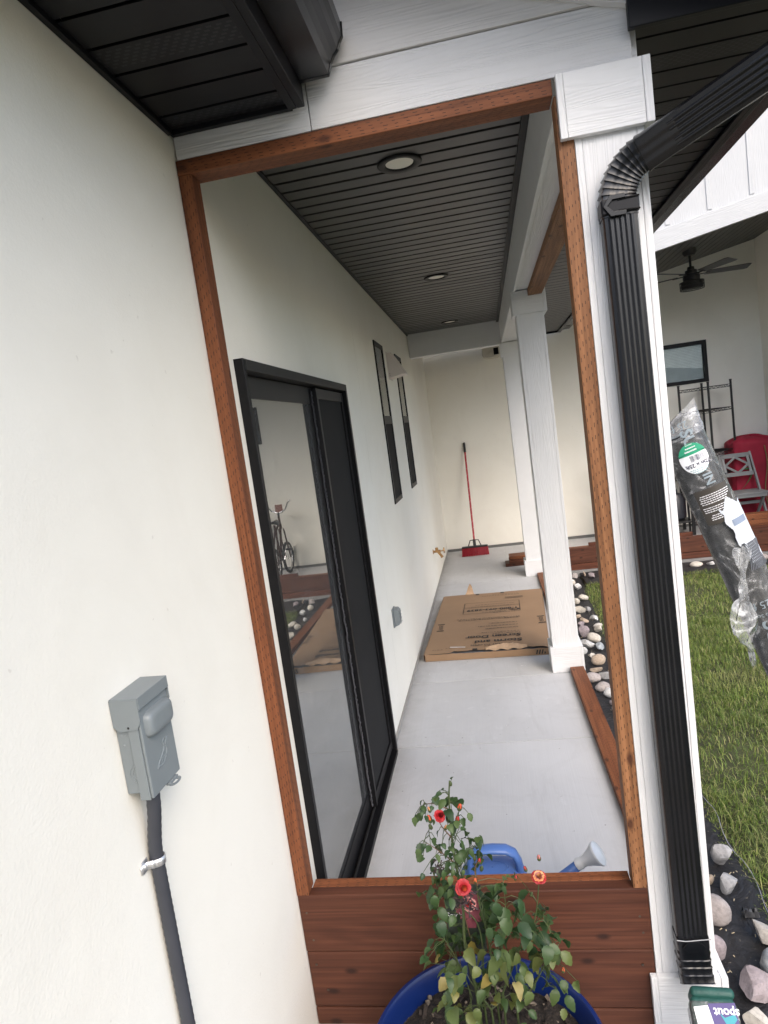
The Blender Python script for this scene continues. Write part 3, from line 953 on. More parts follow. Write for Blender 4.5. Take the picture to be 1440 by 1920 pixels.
# ------------------------------------------------------------------ timber screen frame in the opening
fr = thing('timber_frame', 'reddish lumber frame fixed in the porch opening for a screen', 'wooden frame', (.5, 1.78, 0))
YF0, YF1 = 1.7572, 1.8122
boxpart('post', .0008, .0388, YF0, YF1, .4355, 2.517, CEDAR, fr, 'Z')
o = boxpart('post', .9755, 1.0135, YF0 + .0008, YF1, .4355, 2.5165, CEDAR_LIGHT, fr, 'Z'); tag(o, 'lighter orange post')
boxpart('top_rail', .0008, .974, YF0 - .001, YF1 + .02, 2.5175, 2.5555, CEDAR, fr, 'X')
boxpart('board', .0012, 1.0135, YF0 + .001, 1.796, .2490, .4350, REDWOOD, fr, 'X', bevel=.004)
boxpart('board', .0016, 1.0135, YF0 + .003, 1.797, .0620, .2455, REDWOOD, fr, 'X', bevel=.004)
boxpart('board', .0020, 1.0135, YF0 + .002, 1.796, .0012, .0585, REDWOOD, fr, 'X', bevel=.004)
boxpart('bottom_plate', .039, .975, 1.797, 1.835, .405, .434, CEDAR, fr, 'X')
SCREW = simple('screw_head', (.10, .085, .07), .45, .8)
for (x, z) in ((.022, .378), (.030, .288), (.026, .205), (.050, .12), (.985, .35), (.99, .30), (.98, .20)):
    MB().lathe([(.0001, .0002), (.0035, 0), (.0035, .003)], 10, Matrix.Translation((x, YF0 + .0008, z)) @ Matrix.Rotation(math.radians(-90), 4, 'X')).build('screw', SCREW, fr)

o = boxpart('header_board', 1.092, 1.130, 1.94, 4.455, 2.515, 2.5535, CEDAR_LIGHT, None, 'Y')
bpy.data.objects.remove(o)
o = boxpart('header_board', 1.088, 1.176, 1.945, 4.455, 2.5145, 2.5535, CEDAR_LIGHT, None, 'Y')
tag(o, 'orange brown board screwed under the beam between two white columns', 'board')
R = Matrix.Rotation(math.radians(.35), 3, 'Z')
o = boxpart('floor_board', 1.108, 1.197, 1.99, 4.455, .0005, .0385, CEDAR, None, 'Y', rot=R)
tag(o, 'stained board lying flat along the slab edge, nearer one, ending at the middle column', 'board', 'floor boards along the slab edge')
o = boxpart('floor_board', 1.100, 1.189, 4.705, 7.300, .0005, .0385, CEDAR, None, 'Y')
tag(o, 'stained board lying flat along the slab edge between middle and far columns', 'board', 'floor boards along the slab edge')

# ------------------------------------------------------------------ patio roof on the right
def zc(x): return 3.300 + .19*(x - 3.02)
pc = struct('patio_ceiling', 'charcoal plank ceiling sloping over the patio')
slope = math.atan(.19)
pmesh = plank_mesh('ceiling_plank', 2.62, CEIL, .1016, .010, .020)
x = 1.72; k = 0
while x < 4.32:
    M = Matrix.Translation((x, 8.02, zc(x))) @ Matrix.Rotation(-slope, 4, 'Y') @ Matrix.Rotation(math.radians(90), 4, 'Z')
    place('ceiling_plank', pmesh, pc, M)
    x += .1016*math.cos(slope)
pg = thing('patio_gable', 'white board and batten gable above the patio opening', 'gable', (3, 6.75, 3.1))
yg = 6.70
beam_between('trim_beam', (1.70, yg - .01, 3.115 + .1855*(1.70 - 2.41) + .048), (5.6, yg - .01, 3.115 + .1855*(5.6 - 2.41) + .048), .06, .168, BATTEN, pg)
ed = [1.72, 2.18, 2.585, 2.955, 3.32, 3.69, 4.06, 4.43, 4.80, 5.2, 5.6]
for a, b in zip(ed[:-1], ed[1:]):
    za = 3.115 + .1855*(a - 2.41) + .10; zb = 3.115 + .1855*(b - 2.41) + .10
    pan = MB(); 
    prof = [(a, za), (b, zb), (b, 5.6), (a, 5.6)]
    cx = (a+b)/2
    vs = [(z - 4.4, -(px_ - cx), 0.0) for px_, z in prof] + [(z - 4.4, -(px_ - cx), .02) for px_, z in prof]
    pan.add(vs, [(3, 2, 1, 0), (4, 5, 6, 7), (0, 1, 5, 4), (1, 2, 6, 5), (2, 3, 7, 6), (3, 0, 4, 7)])
    # local X up, local Y along -X world, local Z = -Y world
    M = Matrix(((0, -1, 0, cx), (0, 0, -1, yg + .02), (1, 0, 0, 4.4), (0, 0, 0, 1)))
    pan.build('panel', BATTEN, pg, M=M)
    if a > 1.8:
        boxpart('batten', a - .020, a + .020, yg - .008, yg - .0005, za + .06, 5.6, BATTEN, pg, 'Z', bevel=.002)
boxpart('roof_back', 1.2, 6.2, yg + .05, 9.6, 5.55, 5.65, ROOFM, pg, 'X', bevel=0)
boxpart('side_wall', 1.70, 1.72, yg + .03, 9.25, 2.95, 5.5, STUCCO, pg, 'Y', bevel=0)

# pale lap sided house across the garden, mirrored in the window panes
nb = thing('neighbour_house', 'pale lap sided neighbouring house across the lawn', 'house', (4, -15, 0))
mb = MB().box(-4, 14, -19, -15, -.15, 4.8)
mb.build('house_body', simple('pale_siding', (.52, .54, .54), .7), nb)
SH = simple('siding_lap', (.60, .62, .62), .7)
lap_me = MB().prism([(-.03, 0), (0, .0), (0, .24), (-.004, .24)], -9, 9).mesh('lap_board', SH)
for k in range(19):
    place('lap_board', lap_me, nb, Matrix.Translation((5, -14.998, .0 + .25*k)) @ Matrix.Rotation(math.pi, 4, 'Z'))
for wx in (0, 4.2, 8.5):
    wv = MB().box(wx, wx + 1.3, -14.96, -14.93, 1.0, 2.4).build('window', WHITE_PL, nb)
    MB().box(wx+.08, wx+1.22, -14.928, -14.92, 1.08, 2.32).build('pane', FRAME, wv)
mb = MB().add([(-4.6, -14.4, 4.7), (14.6, -14.4, 4.7), (14.6, -17, 6.6), (-4.6, -17, 6.6), (-4.6, -19.6, 4.7), (14.6, -19.6, 4.7)], [(0, 1, 2, 3), (3, 2, 5, 4), (0, 3, 4), (1, 5, 2)])
mb.build('roof', ROOFM, nb)
# ------------------------------------------------------------------ recessed lights
ring_me = MB().lathe([(.0875, .0), (.0885, .004), (.085, .008), (.060, .0065), (.056, .004), (.054, -.004)], 40, cap=False).mesh('light_trim', FRAME, smooth=True)
lens_me = MB().lathe([(.0001, .0), (.0545, .0)], 40, cap=False).mesh('lens', LENS)
def downlight(x, y, label):
    t = thing('recessed_light', label, 'ceiling light', (x, y, 2.80), group='recessed lights in the porch ceiling')
    F = Matrix.Translation((x, y, 2.799)) @ Matrix.Rotation(math.pi, 4, 'X')
    place('trim_ring', ring_me, t, F)
    place('lens', lens_me, t, Matrix.Translation((x, y, 2.7975)))
downlight(.516, 2.708, 'round recessed light with black trim ring, first one behind the top rail')
downlight(.513, 4.787, 'round recessed light with black trim ring, halfway along the porch ceiling')
downlight(.500, 6.90, 'round recessed light with black trim ring, last one before the cross beam')

# ------------------------------------------------------------------ black downspout
ds = thing('downspout', 'black ribbed aluminium downspout strapped to the white corner column', 'downspout', (1.10, 1.70, .2))
def pipe_prof(w=.080, d=.056, n=5, rr=.0022):
    """cross-section in (u, v): u across the front, v = depth (front = -d/2); ribbed on the front and back"""
    pts = []
    hw, hd, c = w/2, d/2, .010
    def face(sign):
        seg = []
        m = n*6
        for i in range(m+1):
            u = -hw + c + (w - 2*c)*i/m
            f = .5 - .5*math.cos(2*math.pi*n*i/m)
            seg.append((u, -hd + rr*(1-f)*1.0))
        return seg
    fr_ = face(1)
    pts += fr_
    pts += [(hw - c*.3, -hd + c*.3), (hw, -hd + c), (hw, hd - c), (hw - c*.3, hd - c*.3)]
    pts += [(-u, -v) for u, v in fr_]
    pts += [(-hw + c*.3, hd - c*.3), (-hw, hd - c), (-hw, -hd + c), (-hw + c*.3, -hd + c*.3)]
    return pts
PROF = pipe_prof()
def sweep(frames, prof):
    """frames: list of (origin, uvec, vvec, scale)"""
    mb = MB(); n = len(prof); vs = []
    for o, u, v, s in frames:
        o, u, v = Vector(o), Vector(u), Vector(v)
        for a, b in prof: vs.append(o + u*a*s + v*b*s)
    fs = []
    for i in range(len(frames)-1):
        for k in range(n):
            fs.append((i*n+k, i*n+(k+1) % n, (i+1)*n+(k+1) % n, (i+1)*n+k))
    fs.append(tuple(range(n-1, -1, -1))); fs.append(tuple((len(frames)-1)*n+k for k in range(n)))
    return mb.add(vs, fs)
U = Vector((1, 0, 0)); Vv = Vector((0, 1, 0))
PY = 1.7235
def px_(z): return 1.0915 + (2.22 - z)*.0078
sweep([((px_(.30), PY, .30), U, Vv, 1), ((px_(1.2), PY, 1.2), U, Vv, 1), ((px_(2.20), PY, 2.20), U, Vv, 1)], PROF).build('pipe', PIPE, ds, smooth=True, auto=40)
# smooth section for elbows, crimped rings
SM = [(a, b) for a, b in pipe_prof(.081, .057, 3, .0012)]
P_end = Vector((1.47, 1.545, 2.462)); c0 = Vector((1.0915, PY, 2.19))
dirn = (P_end - Vector((1.150, 1.700, 2.345))).normalized()
frames = []; NB = 90
R_ = .095
# turn from straight up to dirn about the axis n
up_ = Vector((0, 0, 1)); ax_ = up_.cross(dirn).normalized(); total = math.acos(max(-1, min(1, up_.dot(dirn))))
side = ax_.cross(up_)   # horizontal, towards the bend centre (dirn side)
u0 = Vector((1, 0, 0)); v0 = Vector((0, 1, 0))
for i in range(NB+1):
    a = total*i/NB
    Rm = Matrix.Rotation(a, 3, ax_)
    cen = c0 + Vector((0, 0, .045)) + side*R_
    p = cen + Rm @ (-side*R_)
    ph = (i*9.0/NB) % 1.0
    s = 1.0 + .095*(1 - ph)**2 - .045
    frames.append((p, Rm @ u0, Rm @ v0, s))
pre = [(c0 + Vector((0, 0, .010)), u0, v0, 1.03), (c0 + Vector((0, 0, .044)), u0, v0, 1.02)]
endp = frames[-1]
tail = [(endp[0] + dirn*.012, endp[1], endp[2], 1.0), (endp[0] + dirn*.085, endp[1], endp[2], 1.0)]
sweep(pre + frames + tail, SM).build('elbow', PIPE, ds, smooth=True, auto=25)
st = endp[0] + dirn*.07
sweep([(st, endp[1], endp[2], 1.03), (st + dirn*((1.745 - st.x)/dirn.x), endp[1], endp[2], 1.03)], PROF).build('upper_pipe', PIPE, ds, smooth=True, auto=40)
oe = st + dirn*((1.745 - st.x)/dirn.x)
sweep([(oe - Vector((.004, 0, .040)), U, Vv, 1.0), (oe + Vector((0, 0, .02)), U, Vv, 1.04), (Vector((oe.x, oe.y, 2.659)), U, Vv, 1.0)], SM).build('outlet_elbow', PIPE, ds, smooth=True, auto=40)
MB().lathe([(.050, -.004), (.052, .0)], 4, Matrix.Translation((oe.x, oe.y, 2.659)) @ Matrix.Rotation(math.radians(45), 4, 'Z')).build('outlet_flange', PIPE, ds)
# strap with its embossed arrow
zt = 2.222
mb = MB().box(px_(zt)-.0435, px_(zt)+.0435, PY-.033, PY+.020, zt-.018, zt+.018)
sp = mb.build('strap', FASC, ds, bevel=.004)
yy = PY - .0345
arrow = [(-.040, 0), (-.024, .024), (.010, .024), (.012, .014), (-.018, .013), (-.030, 0), (-.018, -.013), (.012, -.014), (.010, -.024), (-.024, -.024)]
mb = MB().prism([(-(a), b) for a, b in [(p[0], p[1]) for p in arrow]], -.004, .004, Matrix(((0, -1, 0, px_(zt)), (1, 0, 0, yy), (0, 0, 1, zt), (0, 0, 0, 1))))
mb.build('embossed_arrow', PIPE, sp, bevel=.001)
for dz in (.012, -.012):
    MB().tube([(px_(zt)-.005, PY-.034, zt+dz), (px_(zt)+.043, PY-.034, zt+dz*1.2)], .0022, 6).build('strap_rib', PIPE, sp)
# bottom elbow with crimps
fr2 = [((px_(.33), PY, .33), U, Vv, 1.03), ((px_(.30), PY, .298), U, Vv, 1.035), ((px_(.29), PY, .292), U, Vv, 1.0)]
for i in range(25):
    a = math.radians(40)*i/24
    ph = (i*4/24) % 1.0
    s = 1.0 + .05*(1-ph)**2
    o = Vector((px_(.25), PY - .13*(1 - math.cos(a)), .285 - .13*math.sin(a)))
    fr2.append((o, U, Vector((0, math.cos(a), math.sin(a)*-1)) if False else Vector((0, math.cos(a), -math.sin(a))), s))
sweep(fr2, SM).build('lower_elbow', PIPE, ds, smooth=True, auto=25)
mb = MB().prism([(.030*math.cos(k*math.pi/3), .020*math.sin(k*math.pi/3)) for k in range(6)], -.003, .003, Matrix(((0, -1, 0, px_(.31)), (1, 0, 0, PY-.031), (0, 0, 1, .310), (0, 0, 0, 1))))
mb.build('embossed_arrow', PIPE, ds, bevel=.001)
MB().tube([(px_(.335)-.043, PY-.0335, .333), (px_(.335)-.02, PY-.034, .330), (px_(.335)+.043, PY-.0335, .335)], .0012, 6).build('sealant_bead', simple('grey_bead', (.35, .35, .36), .4), ds)

# ------------------------------------------------------------------ text
def text_mesh(body, size, align='CENTER', bold=False):
    cu = bpy.data.curves.new('letters', 'FONT')
    cu.body = body; cu.size = size; cu.align_x = align; cu.align_y = 'CENTER'
    if bold: cu.offset = size*.022
    cu.resolution_u = 3
    ob = bpy.data.objects.new('letters', cu); COL.objects.link(ob)
    dg = bpy.context.evaluated_depsgraph_get()
    me = bpy.data.meshes.new_from_object(ob.evaluated_get(dg))
    v = [tuple(p.co) for p in me.vertices]; f = [tuple(p.vertices) for p in me.polygons]
    bpy.data.objects.remove(ob); bpy.data.curves.remove(cu); bpy.data.meshes.remove(me)
    return v, f

# ------------------------------------------------------------------ flattened cardboard box
bx = thing('cardboard_box', 'large flat brown cardboard carton lying on the porch floor with torn ends', 'box', (.55, 5.7, 0))
NL, NR, FL, FR = Vector((.066, 4.878)), Vector((.998, 4.828)), Vector((.120, 6.585)), Vector((1.082, 6.538))
H = .056
def bp(u, v): return NL*(1-u)*(1-v) + NR*u*(1-v) + FL*(1-u)*v + FR*u*v
# tray: bottom and sides
mb = MB()
B = [(*bp(u, v), z) for z in (.002, H-.004) for u, v in ((0, 0), (1, 0), (1, 1), (0, 1))]
mb.add(B, [(3, 2, 1, 0), (0, 1, 5, 4), (1, 2, 6, 5), (2, 3, 7, 6), (3, 0, 4, 7)])
mb.build('tray', CARD, bx)
mb = MB()
B = [(*bp(u, v), H-.012) for u, v in ((.01, .004), (.99, .004), (.99, .99), (.01, .99))]
mb.add(B, [(0, 1, 2, 3)]); mb.build('packing', GREY_IN, bx)
# top sheet with torn near edge
mb = MB(); vs = []; nu, nv = 60, 24
def tear(u):
    t = 0.0
    if .22 < u < .985:
        t = .010 + .012*math.sin((u-.22)/.765*math.pi) + .010*noise.noise(Vector((u*14, 0, 0))) + .006*noise.noise(Vector((u*50, 1, 0)))
        if .60 < u < .74: t += .018*math.sin((u-.60)/.14*math.pi)
    return max(0, t)
for i in range(nu+1):
    for j in range(nv+1):
        u, v = i/nu, j/nv
        t = tear(u)
        vv = t + (1-t)*v
        z = H + .004*noise.noise(Vector((u*3, v*4, 0))) + .010*math.exp(-v*16)*(.5+.5*noise.noise(Vector((u*6, 0, 3)))) * (1 if .2 < u < .98 else 0)
        p = bp(u, vv)
        vs.append((p.x, p.y, z))
mb.add(vs, [(i*(nv+1)+j, (i+1)*(nv+1)+j, (i+1)*(nv+1)+j+1, i*(nv+1)+j+1) for i in range(nu) for j in range(nv)])
mb.build('top_sheet', CARD, bx, smooth=True)
# near wall flap standing a little proud, ragged upper edge
mb = MB(); vs = []
for i in range(61):
    u = i/60; p = bp(u, 0)
    hh = H + .004*noise.noise(Vector((u*20, 5, 0))) - (.006 if .3 < u < .7 else 0)
    vs += [(p.x, p.y-.004, .003), (p.x, p.y-.006, hh)]
mb.add(vs, [(2*i, 2*i+2, 2*i+3, 2*i+1) for i in range(60)])
mb.build('front_flap', CARD, bx)
# torn ply strip curling on the near edge
mb = MB(); vs = []
for i in range(31):
    u = .50 + .33*i/30; w = .010 + .020*math.sin(i/30*math.pi) + .008*noise.noise(Vector((u*30, 0, 0)))
    p = bp(u, .012); q = bp(u, .012 + w)
    vs += [(p.x, p.y-.01, H+.003+.006*math.sin(i*.7)), (q.x, q.y, H+.018+.012*math.sin(i/30*math.pi))]
mb.add(vs, [(2*i, 2*i+2, 2*i+3, 2*i+1) for i in range(30)])
mb.build('torn_ply', CARD_IN, bx, smooth=True)
# curled tab on the far edge
mb = MB(); vs = []
for i in range(13):
    a = i/12
    for j in range(9):
        b = j/8
        ang = -.5 + b*2.6
        wdt = (1-b*.75)
        p = bp(.26 + .12*(a-.5)*wdt + .02*b, .985)
        vs.append((p.x, p.y + .03*math.sin(ang)+.02, H + .035 - .045*math.cos(ang) + .05*b*(1-abs(a-.5))))
mb.add(vs, [(i*9+j, (i+1)*9+j, (i+1)*9+j+1, i*9+j+1) for i in range(12) for j in range(8)])
mb.build('curled_tab', CARD_IN, bx, smooth=True)
# side corrugated edge strips
for s, u0, u1 in ((0, -.012, .0), (1, 1.0, 1.008)):
    mb = MB(); vs = []
    for j in range(41):
        v = j/40
        a_ = bp(u0, v); c_ = bp(u1, v); z = H - .004 + .006*noise.noise(Vector((v*9, s, 0)))
        vs += [(a_.x, a_.y, .002), (a_.x, a_.y, z), (c_.x, c_.y, z+.002)]
    fs = []
    for j in range(40):
        fs += [(3*j, 3*j+3, 3*j+4, 3*j+1), (3*j+1, 3*j+4, 3*j+5, 3*j+2)]
    mb.add(vs, fs); mb.build('side_flap', CARD, bx)
# flat print
ZP = H + .0058
ang = math.pi + math.atan2((NR-NL).y, (NR-NL).x)
def on_box(name, body, x, y, size, align='CENTER', bold=False, rz=None, sx=1.0):
    v, f = text_mesh(body, size, align, bold)
    M = Matrix.Translation((x, y, ZP)) @ Matrix.Rotation(ang if rz is None else rz, 4, 'Z') @ Matrix.Diagonal((sx, 1, 1, 1))
    mb = MB().add([M @ Vector(p) for p in v], f)
    return mb.build(name, INK, bx, fix=False)
on_box('print', 'Storm and', .815, 5.055, .088, 'LEFT', True, sx=1.0)
on_box('print', 'Screen Door', .812, 5.175, .088, 'LEFT', True, sx=.95)
on_box('print', 'LAY FLAT TO OPEN', .575, 4.990, .036, 'CENTER', True)
on_box('print', '1-800-093-2839', .595, 5.955, .078, 'CENTER', True, sx=.92)
def ink_lines(rows):
    mb = MB()
    for (xa, xb, y, h) in rows:
        x = xa
        while x < xb:
            w = rnd.uniform(.008, .028)
            e = min(x+w, xb)
            dy = (y + (x-.5)*math.tan(ang))
            mb.add([(x, dy, ZP), (e, dy, ZP), (e, dy+h*rnd.uniform(.6, 1), ZP), (x, dy+h*rnd.uniform(.6, 1), ZP)], [(0, 1, 2, 3)])
            x = e + rnd.uniform(.004, .010)
    o = mb.build('small_print', INK, bx, fix=False); tag(o, kind='stuff')
ink_lines([(.59, .81, 5.245, .010), (.50, .81, 5.285, .010), (.53, .80, 5.385, .012), (.47, .80, 5.455, .012), (.56, .80, 5.525, .012), (.30, .83, 5.655, .016), (.28, .83, 5.69, .010),
           (.62, .80, 5.90, .010), (.50, .72, 5.875, .008), (.52, .68, 4.955, .008), (.56, .66, 4.925, .007), (.12, .20, 4.93, .008), (.22, .27, 4.955, .007),
           (.40, .80, 6.06, .008), (.44, .80, 6.12, .008), (.50, .86, 6.42, .007), (.60, .86, 6.46, .006), (.60, .80, 5.84, .010)])
mb = MB()
def rule(x0, y0, x1, y1, w=.005):
    a, b = Vector((x0, y0)), Vector((x1, y1)); d = (b-a).normalized(); nn = Vector((-d.y, d.x))*w/2
    mb.add([(*(a-nn), ZP), (*(b-nn), ZP), (*(b+nn), ZP), (*(a+nn), ZP)], [(0, 1, 2, 3)])
q = [(.848, 6.185), (.338, 6.215), (.330, 5.865), (.842, 5.840)]
for k in range(4): rule(*q[k], *q[(k+1) % 4])
rule(.846, 6.04, .335, 6.068); rule(.845, 6.015, .335, 6.043, .003)
for (xx, yy_) in ((.72, 6.29), (.72, 6.33)): rule(xx, yy_, xx+.17, yy_-.009, .010)
# little symbols: squares, brackets, and the round recycling style mark
for (xx, yy_) in ((.455, 6.52), (.70, 6.51), (.450, 4.905), (.660, 4.895)):
    mb.box(xx-.018, xx+.018, yy_-.016, yy_+.016, ZP-.0003, ZP)
for xx in (.150, 1.000):
    for dy in (-.09, .09):
        mb.box(xx-.030, xx+.030, 5.52+dy-.008, 5.52+dy+.008, ZP-.0003, ZP)
    for dx in (-.012, .0, .012):
        mb.box(xx+dx-.002, xx+dx+.002, 5.52-.06, 5.52+.06, ZP-.0003, ZP)
for k in range(16):
    a0, a1 = 2*math.pi*k/16, 2*math.pi*(k+.8)/16
    for (r0, r1) in ((.018, .030),):
        mb.add([(.80 + r0*math.cos(a0), 5.895 + r0*math.sin(a0), ZP), (.80 + r1*1.5*math.cos(a0), 5.895 + r1*math.sin(a0), ZP), (.80 + r1*1.5*math.cos(a1), 5.895 + r1*math.sin(a1), ZP), (.80 + r0*math.cos(a1), 5.895 + r0*math.sin(a1), ZP)], [(0, 1, 2, 3)])
o = mb.build('printed_rules', INK, bx, fix=False); tag(o, kind='stuff')
mb = MB().add([(.255, 4.985, ZP+.001), (.375, 4.960, ZP+.001), (.377, 4.972, ZP+.001), (.257, 4.998, ZP+.001)], [(0, 1, 2, 3)])
mb.build('white_tape', WHITE_PL, bx)
# small hazard panel on the near side
mb = MB()
pz = bp(.93, 0)
for k in range(4): mb.add([(pz.x-.035+.02*k, pz.y-.0068, .012), (pz.x-.025+.02*k, pz.y-.0068, .012), (pz.x-.015+.02*k, pz.y-.0068, .045), (pz.x-.025+.02*k, pz.y-.0068, .045)], [(0, 1, 2, 3)])
o = mb.build('side_print', INK, bx, fix=False); tag(o, kind='stuff')

# ------------------------------------------------------------------ push broom
br = thing('push_broom', 'push broom with red bristles and striped red handle leaning on the end wall', 'broom', (.40, 8.82, 0))
mb = MB()
mb.box(.232, .578, 8.790, 8.860, .108, .128); mb.build('block', BLACK_PL, br, bevel=.006)
mb = MB()
for i in range(44):
    for j in range(7):
        x = .236 + .338*i/43 + rnd.uniform(-.002, .002); y = 8.792 + .066*j/6
        fl = (x-.405)*.05; fy = (y-8.825)*.5
        mb.bar((x, y, .109), (x+fl+rnd.uniform(-.003, .003), y+fy, .002), .0052, .0052)
o = mb.build('bristles', RED_BRI, br); tag(o, kind='stuff')
hb, ht = Vector((.405, 8.835, .128)), Vector((.417, 9.230, 1.505))
MB().tube([hb, hb + (ht-hb)*.06], .020, 12).build('socket', BLACK_PL, br, smooth=True, auto=40)
MB().tube([hb + (ht-hb)*.05, hb + (ht-hb)*.91], .0125, 12).build('handle', RED_PAINT, br, smooth=True, auto=40)
MB().tube([hb + (ht-hb)*.905, hb + (ht-hb)*.985, ht], [.0165, .0165, .013], 12).build('grip', BLACK_PL, br, smooth=True, auto=40)
# spiral stripe on the handle
dh = (ht-hb).normalized(); s1 = dh.orthogonal().normalized(); s2 = dh.cross(s1)
mb = MB(); vs = []
for i in range(261):
    t = i/260; a = t*2*math.pi*13; p = hb + (ht-hb)*(.065 + .835*t)
    for da in (0, .55):
        vs.append(p + (s1*math.cos(a+da) + s2*math.sin(a+da))*.0133 + dh*0)
mb.add(vs, [(2*i, 2*i+2, 2*i+3, 2*i+1) for i in range(260)])
mb.build('stripe', RED_LITE, br)
for sx in (-1, 1):
    MB().tube([hb + (ht-hb)*.055, hb + (ht-hb)*.045 + Vector((sx*.055, 0, .012)), Vector((.405 + sx*.085, 8.825, .128))], .007, 8).build('brace', BLACK_PL, br)

# ------------------------------------------------------------------ wall fittings
hood = thing('vent_hood', 'white sheet metal vent hood on the stucco between two slim windows', 'vent', (0, 5.55, 2.3))
prof = [(0, 2.420), (.040, 2.418), (.128, 2.262), (.138, 2.236), (.126, 2.228), (.118, 2.236), (0, 2.216)]
M = Matrix(((0, 1, 0, 0), (1, 0, 0, 0), (0, 0, 1, 0), (0, 0, 0, 1)))
HOODM = simple('pinkish_white_metal', (.66, .60, .56), .5, 0, .03)
MB().prism([(a + .001, b) for a, b in prof], 5.46, 5.67, M).build('cowl', HOODM, hood, bevel=.002)
boxpart('flange', .0005, .004, 5.445, 5.685, 2.205, 2.430, HOODM, hood, 'Y')
for z in (2.235, 2.25):
    MB().lathe([(.003, 0), (.003, .003)], 8, Matrix.Translation((.012, 5.459, z)) @ Matrix.Rotation(math.radians(90), 4, 'X')).build('rivet', FRAME_G, hood)

out = thing('outlet_cover', 'small grey weatherproof outlet cover low on the stucco wall', 'outlet', (0, 4.1, .6))
boxpart('base_plate', .0005, .010, 4.055, 4.150, .540, .660, GREY_BOX, out, 'Z', bevel=.003)
prof = [(.0105, .545), (.040, .555), (.046, .575), (.046, .640), (.034, .656), (.0105, .657)]
MB().prism(prof, 4.060, 4.146, M).build('lid', GREY_BOX, out, bevel=.004)
for k in range(4):
    boxpart('louvre', .046, .049, 4.066, 4.140, .560 + .022*k, .566 + .022*k, GREY_BOX, out, 'Y', bevel=.001)

hs = thing('hose_bib', 'brass hose tap sticking out of the stucco near the far corner', 'tap', (0, 7.19, .41))
MB().lathe([(.028, .0005), (.028, .005), (.012, .010)], 16, Matrix.Translation((0, 7.19, .415)) @ Matrix.Rotation(math.radians(90), 4, 'Y')).build('flange', BRASS, hs)
MB().tube([(.004, 7.19, .415), (.085, 7.19, .415)], [.013, .017], 12).build('body', BRASS, hs, smooth=True, auto=40)
MB().tube([(.045, 7.19, .415), (.045, 7.19, .458)], .018, 6).build('vacuum_breaker', BRASS, hs)
MB().tube([(.055, 7.19, .412), (.085, 7.17, .375), (.100, 7.16, .350)], [.014, .014, .017], 12).build('spout', BRASS, hs, smooth=True, auto=40)
MB().tube([(.080, 7.19, .415), (.120, 7.19, .420)], .006, 8).build('stem', BRASS, hs)
MB().lathe([(.012, -.006), (.030, -.006), (.033, 0), (.030, .006), (.012, .006)], 8, Matrix.Translation((.124, 7.19, .421)) @ Matrix.Rotation(math.radians(90), 4, 'Y')).build('handwheel', BRASS, hs)

eb = thing('disconnect_box', 'grey electrical disconnect box on the pale stucco wall with duck emblem', 'electrical box', (0, 1.1, 1.18))
boxpart('case', .0005, .046, 1.049, 1.150, 1.184, 1.366, GREY_BOX, eb, 'Z', bevel=.0015)
# hinged front lid with a flange wrapping the near side
lid = MB().box(.0462, .0520, 1.0470, 1.1525, 1.174, 1.352).build('lid', GREY_BOX, eb, bevel=.002)
boxpart('lid_flange', .026, .0460, 1.0455, 1.0485, 1.172, 1.350, GREY_BOX, lid, 'Z', bevel=.001)
# hood over the top
hd = MB()
hd.prism([(.0008, 1.3675), (.0565, 1.3665), (.0565, 1.344), (.0545, 1.344), (.0545, 1.3640), (.0008, 1.3650)], 1.0440, 1.1555, M)
hd.build('rain_hood', GREY_BOX, eb, bevel=.0008)
MB().prism([(.0008, 1.3660), (.0550, 1.3645), (.0550, 1.322), (.047, 1.309), (.012, 1.306), (.0008, 1.316)], 1.0425, 1.0450, M).build('hood_side', GREY_BOX, eb)
MB().prism([(.0008, 1.3660), (.0550, 1.3645), (.0550, 1.322), (.047, 1.309), (.012, 1.306), (.0008, 1.316)], 1.1540, 1.1560, M).build('hood_side', GREY_BOX, eb)
# bulge pressed into the lid
def pill(cx, cy, cz, ly, lz, h, mat, name, parent):
    mb = MB(); vs = []; nA = 28; rings = [(1, 0), (.97, .45), (.90, .82), (.80, .97), (.6, 1.0)]
    for s, t in rings:
        for k in range(nA):
            a = 2*math.pi*k/nA
            y = ly*math.copysign(abs(math.cos(a))**.32, math.cos(a))*s*.5
            z = lz*math.copysign(abs(math.sin(a))**.55, math.sin(a))*(.5 - (1-s)*.75)
            vs.append((cx + h*t, cy + y, cz + z))
    fs = [(i*nA+k, i*nA+(k+1) % nA, (i+1)*nA+(k+1) % nA, (i+1)*nA+k) for i in range(len(rings)-1) for k in range(nA)]
    fs.append(tuple((len(rings)-1)*nA+k for k in range(nA)))
    return mb.add(vs, fs).build(name, mat, parent, smooth=True)
pill(.0521, 1.103, 1.306, .092, .050, .014, GREY_BOX, 'bulge', lid)
# duck emblem in low relief
duck = [(1.076, 1.216), (1.083, 1.224), (1.094, 1.231), (1.104, 1.238), (1.108, 1.246), (1.106, 1.254), (1.112, 1.259), (1.119, 1.256), (1.124, 1.258), (1.119, 1.2525), (1.115, 1.246), (1.117, 1.236), (1.113, 1.226), (1.104, 1.219), (1.092, 1.216), (1.076, 1.216)]
MB().tube([(.0525, y, z) for y, z in duck], .0011, 6).build('duck_emblem', GREY_BOX, lid)
for k in range(3):
    MB().tube([(.0525, 1.090 + .004*k, 1.221 + .003*k), (.0525, 1.106 + .002*k, 1.222 + .003*k)], .0008, 5).build('duck_feather', GREY_BOX, lid)
